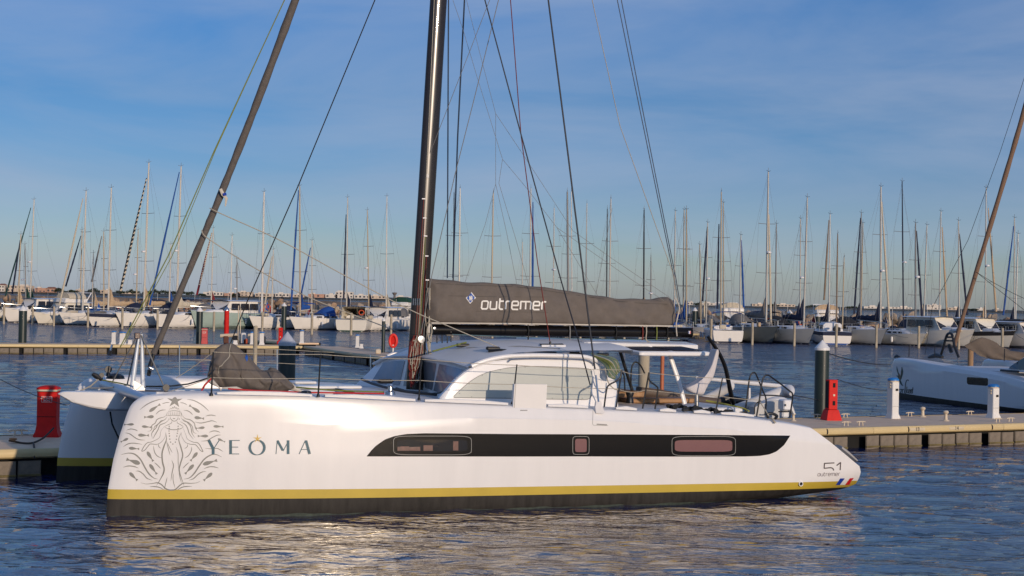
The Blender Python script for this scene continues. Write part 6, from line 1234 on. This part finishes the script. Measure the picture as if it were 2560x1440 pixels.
# second row: boats mostly hidden, known by their masts -----------------------
BACK = [((52, 586, 44), 'beige', ((50, 600), (30, 735), 'navy'), 'tan', 'leftmost of the back row, beige mast behind the green rolled headsail'),
 ((62, 611, 64), 'grey', None, 'green', 'back row sailboat with thin grey mast left of the cream motorboat'),
 ((205, 575, 199), 'beige', ((202, 589), (164, 716), 'navy'), None, 'back row sailboat with beige mast and two dark stays behind the white mast'),
 ((259, 579, 259), 'beige', ((254, 590), (229, 705), 'grey'), None, 'back row sailboat with a beige mast left of the navy banded boat mast'),
 ((233, 633, 230), 'silver', None, 'tan', 'back row sailboat with a short mast between white mast and navy banded boat'),
 ((345, 575, 340), 'beige', None, None, 'back row sailboat with beige mast and radar left of the tallest left mast'),
 ((427, 611, 422), 'silver', None, 'blue', 'back row sailboat with a short mast in front of the blue rolled headsail'),
 ((533, 571, 527), 'silver', ((529, 582), (492, 737), 'redspiral'), 'red', 'back row sailboat with red and white spiral headsail above the green yacht'),
 ((580, 589, 576), 'white', None, None, 'back row sailboat with plain white mast right of the red post'),
 ((592, 647, 592), 'grey', None, None, 'back row sailboat with a very thin mast right of the plain white mast'),
 ((683, 624, 679), 'silver', ((680, 640), (662, 760), 'cream'), None, 'back row sailboat with pale rolled headsail right of the thick white mast'),
 ((780, 601, 779), 'silver', ((776, 619), (753, 734), 'blue'), 'grey', 'back row sailboat with slanting blue rolled headsail right of the beige mast'),
 ((869, 494, 866), 'silver', ((865, 536), (859, 747), 'navy'), 'navy', 'back row sailboat with tall mast and close set dark headsail above the wheelhouse boat'),
 ((918, 526, 922), 'beige', None, 'navy', 'back row sailboat with beige mast above the raked windscreen motorboat'),
 ((967, 491, 965), 'white', None, 'cream', 'back row sailboat with tall thin white mast left of the carbon mast'),
 ((1135, 481, 1132), 'dark', None, 'grey', 'back row sailboat with dark mast right behind the carbon mast rigging'),
 ((1306, 605, 1305), 'silver', None, 'grey', 'back row sailboat with a short mast left of the bright blue headsail'),
 ((1385, 520, 1383), 'silver', None, 'grey', 'back row sailboat with slim mast left of the thick grey mast'),
 ((1428, 479, 1430), 'white', None, 'grey', 'back row sailboat with a thin white mast touching the thick grey mast'),
 ((1467, 508, 1464), 'silver', None, 'grey', 'back row sailboat with radar mast between the two main shrouds'),
 ((1518, 522, 1516), 'dark', None, 'grey', 'back row sailboat with dark mast left of a silver one above the sail cover'),
 ((1627, 642, 1627), 'grey', None, 'grey', 'back row sailboat with the lowest mast above the aft end of the sail cover'),
 ((1688, 528, 1685), 'silver', None, 'blue', 'back row sailboat with silver mast beside the boom topping lifts'),
 ((1710, 525, 1708), 'beige', None, None, 'back row sailboat with beige mast, left one of the close pair past the boom end'),
 ((1749, 612, 1752), 'beige', None, 'grey', 'back row sailboat with a short crooked mast right of the close pair'),
 ((1769, 557, 1765), 'silver', ((1768, 568), (1756, 753), 'navy'), 'cream', 'back row sailboat with dark headsail rolled close to its mast left of the blue bimini'),
 ((1808, 507, 1809), 'beige', None, None, 'back row sailboat with beige mast right behind the rounded stern boat mast'),
 ((1852, 588, 1849), 'silver', ((1853, 600), (1859, 769), 'blue'), None, 'back row sailboat with blue rolled headsail right of the blue bimini'),
 ((1941, 560, 1938), 'grey', None, 'grey', 'back row sailboat with faint grey mast right of the dark grey boat mast'),
 ((2001, 547, 2000), 'silver', None, 'navy', 'back row sailboat with silver mast, left one above the light grey sided boat'),
 ((2075, 536, 2072), 'white', ((2072, 550), (2060, 750), 'brown'), 'navy', 'back row sailboat with white mast and brown headsail left of the ketch'),
 ((2153, 533, 2150), 'grey', ((2151, 545), (2135, 785), 'navy'), 'navy', 'back row sailboat with navy headsail right of the ketch'),
 ((2157, 558, 2152), 'beige', None, None, 'back row sailboat with beige mast, shorter one of the pair right of the ketch'),
 ((2255, 454, 2259), 'navy', None, None, 'back row sailboat with the tall navy mast, the highest of the right half'),
 ((2317, 563, 2309), 'silver', None, 'cream', 'back row sailboat with leaning silver mast right of the small sailboat'),
 ((2352, 529, 2348), 'silver', ((2355, 568), (2367, 791), 'tan'), None, 'back row sailboat with tan rolled headsail left of the motor yacht'),
 ((2396, 552, 2398), 'silver', ((2398, 584), (2418, 788), 'navy'), 'navy', 'back row sailboat with navy headsail above the motor yacht'),
 ((2465, 470, 2463), 'silver', ((2470, 520), (2490, 779), 'tan'), 'tan', 'back row sailboat with tan headsail crossing behind the tan sail sleeve'),
 ((2536, 545, 2536), 'silver', ((2534, 565), (2508, 788), 'blue'), 'navy', 'back row sailboat with blue headsail at the right edge'),
 ((2545, 585, 2538), 'white', None, None, 'back row sailboat with a short white mast at the right edge')]
for i, (ms, mc, jb, cv_, lab) in enumerate(BACK):
    dep = (226 if ms[0] < 1000 else 206 - (6 if ms[0] > 1500 else 0)) + (i % 3) * 3.5; yaw = (YL if ms[0] < 1000 else (YR if ms[0] > 1650 else math.radians(90))); L_ = 8.5 + (i * 37 % 5) * .5
    f = at(ms[2], 790, dep); bow = Vector((f.x, f.y, 0)) - Vector((math.cos(yaw), math.sin(yaw), 0)) * L_ * .4
    sailboat(bow, yaw, L_, 3.0 + (i % 3) * .2, 1.15, lab, m=(0, 1, 4, 0, 1)[i % 5], mast=(*ms, dep), mcol=mc, jib=jb, cover=cv_, hood=(None, 'navy', 'grey')[i % 3], radar=(.45 if i % 4 == 1 else False), group='sailboats of the back row', detail=False, nsp=1 + (i % 2), wide=.17)
motorboat(FB(1850, 838), math.radians(95), 11, 4.2, 1.5, 'large white motor yacht behind the dark grey sailboat, seen above its deck', 'fly', canvas='cream')
motorboat(FB(2075, 842), math.radians(85), 11, 4.2, 1.5, 'white flybridge yacht with brown canvas behind the ketch', 'fly', canvas='tan')
motorboat(FB(975, 818), math.radians(75), 9, 3.4, 1.4, 'white motorboat with green awning seen between windscreen boat and carbon mast', 'fly', canvas='green')
# pale mooring posts in front of the row
PP = [(9, 810, 762), (81, 811, 763), (134, 815, 766), (219, 818, 768), (305, 822, 771), (393, 823, 774), (534, 828, 779), (655, 831, 780), (779, 836, 783), (877, 838, 782), (977, 838, 786), (1777, 858, 797), (1880, 862, 806), (1985, 865, 808), (2090, 867, 810), (2190, 869, 812), (2296, 870, 815), (2396, 873, 818), (2505, 874, 820), (1130, 842, 800), (1230, 845, 800), (1340, 848, 800), (1450, 851, 800), (1560, 853, 800), (1670, 856, 800)]
WHERE = ['at the left edge in front of the fishing cruiser', 'in front of the cream motorboat bow', 'between the cream motorboat and the white third hull', 'in front of the navy banded bow', 'in front of the boat with the spiral headsail', 'just left of the grey furled jib', 'in front of the pale green hull', 'right of the green hulled yacht', 'in front of the boat with blue sprayhood', 'right of the wheelhouse stern', 'right of the raked windscreen boat', 'left of the blue bimini boat', 'in front of the dark grey hull', 'in front of the light grey sided boat', 'in front of the ketch stern', 'right of the ketch', 'in front of the small white sailboat', 'in front of the motor yacht', 'in front of the black banded cruiser'] + ['behind the mast base', 'first of those under the boom', 'second of those under the boom', 'under the middle of the boom', 'under the aft part of the boom', 'just left of the boom end']
pm0 = None
for i, (px, py, pt) in enumerate(PP):
    v = FB(px, py); zt = hz(px, pt, v.y)
    if pm0 is None:
        pm0 = pile(v, .13, 2.0, '', m=PILEP, conical=False, name='mooring_post', zb=-1); o = pm0
    else:
        o = pm0.copy(); col.objects.link(o); o.location = (v.x, v.y, 0)
        for ch in list(pm0.children): copyobj(ch, o)
    o.scale = (1, 1, zt / 2.04); tag(o, 'pale mooring post ' + WHERE[i], 'post', 'pale mooring posts in front of the moored row')
for px, py, r_, lab in ((710, 765, .3, 'small dark coned pile far behind the boat with blue hood'), (1737, 777, .3, 'dark coned pile behind the boats right of the boom end'), (1974, 783, .3, 'dark coned pile behind the light grey sided boat'), (2045, 791, .32, 'dark coned pile left of the ketch'), (2046 - 390, 778, .3, 'dark coned pile just left of the boom end, behind')):
    v = at(px, py, 200); pile(Vector((v.x, v.y, 0)), r_, v.z, lab, ch=.35)
# pontoon that the row is tied to
for nm, lab, pa, pb, dd in (('pontoon', 'pale pontoon strip behind the left half of the moored row', (-60, 1000), (0, 0), 0),): pass
ra, rb_ = at(-250, 800, 226), at(1130, 800, 214); pontoon('pontoon', 'walkway behind the left half of the moored boats', ra, rb_, 2.2, .55, panel_w=2.0)
ra, rb_ = at(1150, 800, 199), at(2900, 800, 193); pontoon('pontoon', 'walkway behind the right half of the moored boats', ra, rb_, 2.2, .55, panel_w=2.0)
# ================================================================== BREAKWATER
ROCKM = [mat('rock_warm', (.36, .235, .145), .9, var=.3, nscale=1.5, bump=.6, bscale=4), mat('rock_pale', (.42, .32, .22), .9, var=.28, nscale=1.5, bump=.6, bscale=4), mat('rock_grey', (.26, .21, .16), .9, var=.3, nscale=1.5, bump=.6, bscale=4)]
rk = random.Random(11); rock_me = []
import bmesh
for k in range(9):
    bm = bmesh.new(); bmesh.ops.create_icosphere(bm, subdivisions=1, radius=1)
    ax_ = [Vector((rk.gauss(0, 1), rk.gauss(0, 1), rk.gauss(0, 1))).normalized() for _ in range(6)]; cut = [rk.uniform(.45, .8) for _ in ax_]
    bmesh.ops.subdivide_edges(bm, edges=bm.edges, cuts=1, use_grid_fill=True)
    for v in bm.verts:
        v.co = v.co.normalized()
        for a, c in zip(ax_, cut):
            d = v.co.dot(a)
            if d > c: v.co -= a * (d - c)
        v.co *= 1 + rk.uniform(-.04, .04)
    me = bpy.data.meshes.new('rock'); bm.to_mesh(me); bm.free(); me.materials.append(ROCKM[k % 3]); rock_me.append(me)
bw0, bw1 = at(-400, 745, 262), at(2960, 780, 236); bw = empty('breakwater', (bw0.x, bw0.y, 0), math.atan2(bw1.y - bw0.y, bw1.x - bw0.x)); tag(bw, 'long breakwater of tumbled tan boulders behind the moored boats', 'breakwater'); BWL = (bw1 - bw0).length
mound = MB().grid([[(x, -5, -1), (x, -1.5, 1.2), (x, 0, 2.0), (x, 3, 2.0), (x, 9, -1)] for x in np.linspace(0, BWL, 80)]); mound.build('core', ROCKM[2], bw)
pos = []
x = 0
while x < BWL:
    for row, (yy, zz) in enumerate(((-.3, 2.25), (-1.5, 1.75), (-2.8, 1.15), (-4.2, .45))): pos.append((x + rk.uniform(-.5, .5), yy + rk.uniform(-.5, .5), zz + rk.uniform(-.25, .55), rk.uniform(.45, .95)))
    x += 1.25
# top row and middle row first: they show largest above the boats
pos.sort(key=lambda p: -p[2]); vis = []
rest = MB()
cnt = 0
for p in pos:
    me = rock_me[rk.randrange(9)]; s_ = p[3]; rot = (rk.uniform(0, 6), rk.uniform(0, 6), rk.uniform(0, 6)); scl = (s_ * rk.uniform(.9, 1.3), s_ * rk.uniform(.8, 1.1), s_ * rk.uniform(.6, .95))
    wx = bw0 + (bw1 - bw0).normalized() * p[0]; pxx = wx.x / wx.y * FPX + 1280
    if cnt < 295 and -30 < pxx < 2590:
        o = bpy.data.objects.new('rock', me); col.objects.link(o); o.parent = bw; o.location = p[:3]; o.rotation_euler = rot; o.scale = scl; cnt += 1
    else:
        M_ = Matrix.Translation(p[:3]) @ Matrix.Rotation(rot[0], 4, 'X') @ Matrix.Rotation(rot[2], 4, 'Z') @ Matrix.Diagonal((*scl, 1)); rest.add([M_ @ v.co for v in me.vertices], [tuple(f.vertices) for f in me.polygons])
rest.build('rock', ROCKM[0], bw, smooth=False)['kind'] = 'stuff'
# ================================================================== FAR SHORE
def far(px, py, d): return at(px, py, d)
DS_ = 2400
SH = mat('shore_scrub', (.10, .095, .07), .95, var=.4, nscale=.01); m_ = MB(); rows = []
for px in np.linspace(-900, 3400, 150):
    a = far(px, 745, DS_); u = math.sin(px * .013) * 1.2 + math.sin(px * .041 + 1) * .8; hh = (5.0 + u) * (1 if px < 1100 else .75); rows.append([(a.x, a.y - 60, -1), (a.x, a.y - 40, 1.2), (a.x, a.y, hh * .6), (a.x, a.y + 200, hh), (a.x, a.y + 600, -1)])
m_.grid(rows); m_.build('far_shore', SH)['kind'] = 'structure'
rows = []
for px in np.linspace(-500, 1080, 60): a = far(px, 745, 900); rows.append([(a.x, a.y - 8, -1), (a.x, a.y - 3, 1.5 + .3 * math.sin(px)), (a.x, a.y + 2, 1.7 + .2 * math.sin(px * 2.3)), (a.x, a.y + 12, -1)])
MB().grid(rows).build('sand_spit', mat('spit', (.22, .16, .11), .95, var=.3, nscale=.1))['kind'] = 'structure'
BM = [mat('render_' + k, c, .8, var=.06, nscale=.2) for k, c in (('cream', (.62, .50, .38)), ('white', (.68, .62, .54)), ('pink', (.50, .29, .20)), ('grey', (.36, .34, .32)))]; WIN = mat('far_window', (.07, .07, .08), .4); ROOFT = mat('far_tiles', (.30, .13, .08), .9)
rbk = random.Random(4)
def building(px, w_px, h_px, mi, label, d=DS_ - 30, floors=None, group=None, roof=False):
    a = far(px, 750, d); W, Hh = w_px * d / FPX, h_px * d / FPX; o = empty('building', (a.x, a.y, 3.0)); tag(o, label, 'building', group)
    MB().box((0, 7, Hh / 2), (W, 14, Hh)).build('wall', BM[mi], o, smooth=False)
    fl = floors or max(1, int(Hh / 3)); nw = max(2, int(W / 4.5)); m = MB()
    for f in range(fl):
        for k in range(nw):
            if rbk.random() < .8: m.box((-W / 2 + W * (k + .5) / nw, -.05, Hh * (f + .5) / fl), (W / nw * .5, .12, Hh / fl * .5))
    q = m.build('window', WIN, o, smooth=False); q['kind'] = 'stuff'
    if roof: MB().add([(-W / 2 - .5, -.5, Hh), (W / 2 + .5, -.5, Hh), (W / 2 + .5, 14.5, Hh), (-W / 2 - .5, 14.5, Hh), (-W / 2 + 1, 7, Hh + 2.2), (W / 2 - 1, 7, Hh + 2.2)], [(0, 1, 5, 4), (1, 2, 5), (2, 3, 4, 5), (3, 0, 4)]).build('roof', ROOFT, o, smooth=False)
    else:
        MB().box((W * rbk.uniform(-.25, .25), 7, Hh + .8), (W * .3, 6, 1.6)).build('roof_house', BM[1], o, smooth=False)
    return o
building(3, 14, 16, 1, 'white shore building with grey gable at the far left edge', roof=True); building(47, 62, 16, 0, 'long cream apartment block on the shore above the fishing cruiser'); building(100, 28, 11, 2, 'salmon block of flats with balconies on the left shore'); building(125, 20, 10, 2, 'lower salmon house right of the salmon block of flats', roof=True)
building(196, 16, 9, 0, 'small cream shore house by the white mast'); building(262, 24, 9, 0, 'cream shore house behind the navy banded boat'); building(322, 38, 5, 0, 'low cream shore house left of the big trees'); building(532, 50, 9, 1, 'wide white shore hotel above the pale green yacht'); building(580, 40, 7, 2, 'low rose shore building right of the wide hotel')
building(610, 40, 11, 0, 'cream shore block with roof house above the red post')
for px, w_, h_, mi, lab in ((660, 46, 8, 0, 'cream shore block behind the thick white mast'), (705, 36, 9, 1, 'white shore block right of the thick white mast'), (742, 34, 7, 0, 'low shore block behind the beige mast'), (790, 40, 9, 2, 'rose shore block right of the beige mast'), (828, 30, 9, 1, 'white shore block left of the hotel tower'), (860, 44, 16, 1, 'tallest white shore hotel, behind the dark headsail mast'), (905, 40, 9, 1, 'white shore hotel wing above the raked windscreen boat'), (945, 36, 8, 0, 'cream shore block left of the water tower'), (1010, 40, 7, 0, 'low shore block left of the carbon mast'),
    (1725, 16, 7, 1, 'small white shore house just past the boom end'), (1770, 44, 6, 1, 'long white shore house left of the blue bimini'), (1815, 24, 5, 3, 'grey shore house behind the blue bimini'), (1895, 30, 6, 0, 'cream shore house behind the dark grey boat'), (1965, 46, 6, 0, 'long sandy shore house right of the dark grey boat mast'), (2185, 50, 5, 1, 'row of white shore houses right of the ketch'), (2250, 60, 5, 1, 'long white shore terrace by the tall navy mast'), (2335, 36, 12, 1, 'white domed shore hall above the small sailboat'), (2385, 30, 6, 0, 'sandy shore block right of the white hall'), (2450, 20, 5, 1, 'small white shore house by the tan sleeve'), (2500, 26, 4, 3, 'low grey shore house right of the tan sleeve')):
    building(px, w_, h_, mi, lab)
a = far(986, 745, DS_ - 200); o = empty('water_tower', (a.x, a.y, 2)); tag(o, 'dark mushroom shaped water tower on the shore left of the carbon mast', 'water tower'); k_ = a.y / FPX
MB().lathe([(3.2 * k_, 0), (2.6 * k_, 12 * k_)], n=12).build('stem', mat('tower_concrete', (.16, .14, .13), .8), o); MB().lathe([(2.8 * k_, 12 * k_), (6.2 * k_, 17 * k_), (6.2 * k_, 18.5 * k_), (1, 19 * k_)], n=16).build('tank', mat('tower_concrete', (.16, .14, .13), .8), o)
# umbrella pines: each a trunk and a lumpy crown of small leaf faces
LEAF = mat('pine_leaf', (.030, .045, .022), .9, var=.4, nscale=.4); TRK = mat('pine_trunk', (.10, .07, .05), .9)
rt_ = random.Random(2)
def pine(px, w_px, h_px, label, d=DS_ - 80):
    a = far(px, 750, d); W, Hh = w_px * d / FPX / 2, h_px * d / FPX; o = empty('pine_tree', (a.x, a.y, 2.5)); tag(o, label, 'tree', 'dark pines on the far shore')
    MB().tube([(0, 0, 0), (W * .08, 0, Hh * .3), (0, 0, Hh * .6)], [.5, .4, .3], n=6).build('trunk', TRK, o); m = MB()
    for k in range(420):
        th = rt_.uniform(0, 6.28); r = math.sqrt(rt_.random()); lob = 1 + .25 * math.sin(3 * th + px); x, y = W * r * math.cos(th) * lob, W * .7 * r * math.sin(th); z = Hh * (.35 + .6 * rt_.random() * math.sqrt(max(0, 1 - r * r)) + .10 * math.sin(x * .5 + px)); s_ = rt_.uniform(.5, 1.3)
        v = [Vector((rt_.gauss(0, s_), rt_.gauss(0, s_), rt_.gauss(0, s_ * .6))) + Vector((x, y, z)) for _ in range(3)]; m.add(v, [(0, 1, 2)])
    m.build('crown', LEAF, o, smooth=False, fix=False)
for px, w_, h_, lab in ((146, 24, 13, 'pine left of the white mast'), (178, 30, 8, 'low pine by the dark stays'), (233, 30, 14, 'pine beside the navy banded boat mast'), (300, 20, 10, 'pine left of the spiral headsail foot'), (330, 36, 12, 'broad pine behind the spiral headsail'), (366, 22, 9, 'small pine left of the blue headsail'), (384, 26, 14, 'pine left of the blue headsail foot'), (412, 34, 13, 'broad pine right of the blue headsail'), (440, 30, 12, 'pine left of the grey jib'), (470, 30, 11, 'pine right of the grey jib'), (505, 16, 5, 'small pine left of the wide hotel'), (584, 10, 7, 'small pine beside the rose building'), (1745, 20, 6, 'low pine past the boom end'), (1840, 26, 6, 'low pine right of the blue bimini'), (1930, 34, 7, 'low pine between grey boat masts'), (2030, 26, 6, 'low pine behind the light grey boat'), (2430, 30, 5, 'low pine behind the tan sleeve'), (2130, 30, 5, 'low pine right of the ketch')): pine(px, w_, h_, 'dark shore ' + lab)
# ================================================================== PEOPLE ON THE BREAKWATER
def person(pos, hgt, label, shirt):
    o = empty('person', pos); tag(o, label, 'person')
    me = bpy.data.meshes.new('body'); V = [(0, 0, .50), (0, 0, .62), (0, -.01, .80), (0, 0, .86), (0, -.01, .93), (-.05, 0, .48), (-.06, .01, .27), (-.055, .02, .03), (-.06, -.06, .01), (.05, 0, .48), (.065, -.03, .27), (.07, .0, .03), (.07, -.08, .01), (-.11, 0, .79), (-.14, .02, .62), (-.12, -.05, .48), (.11, 0, .79), (.15, .02, .63), (.10, -.08, .53)]
    E = [(0, 1), (1, 2), (2, 3), (3, 4), (0, 5), (5, 6), (6, 7), (7, 8), (0, 9), (9, 10), (10, 11), (11, 12), (2, 13), (13, 14), (14, 15), (2, 16), (16, 17), (17, 18)]; Rr = [.08, .075, .085, .03, .05, .055, .04, .025, .02, .055, .04, .025, .02, .035, .026, .018, .035, .026, .018]
    me.from_pydata([Vector(v) * hgt for v in V], E, []); ob = bpy.data.objects.new('body', me); col.objects.link(ob); ob.parent = o; md_ = ob.modifiers.new('skin', 'SKIN')
    for v, r in zip(me.skin_vertices[0].data, Rr): v.radius = (r * hgt, r * hgt * .8)
    me.skin_vertices[0].data[0].use_root = True; ob.modifiers.new('sub', 'SUBSURF').levels = 1; me.materials.append(shirt)
    MB().lathe([(.01, -.075 * hgt), (.045 * hgt, -.04 * hgt), (.052 * hgt, .01 * hgt), (.01, .065 * hgt)], c=(0, -.01 * hgt, .94 * hgt), n=10).build('hair', mat('dark_hair', (.02, .015, .012), .8), o)
v = at(705, 742, 262); person(Vector((v.x, v.y, 2.4)), 1.7, 'person in dark clothes standing on the breakwater boulders left of the beige mast', mat('dark_coat', (.02, .022, .03), .9))
v = at(2213, 800, 205); person(Vector((v.x, v.y, 1.0)), 1.75, 'person in dark blue clothes standing on the walkway right of the pale headsail boat', mat('blue_coat', (.02, .03, .06), .9))
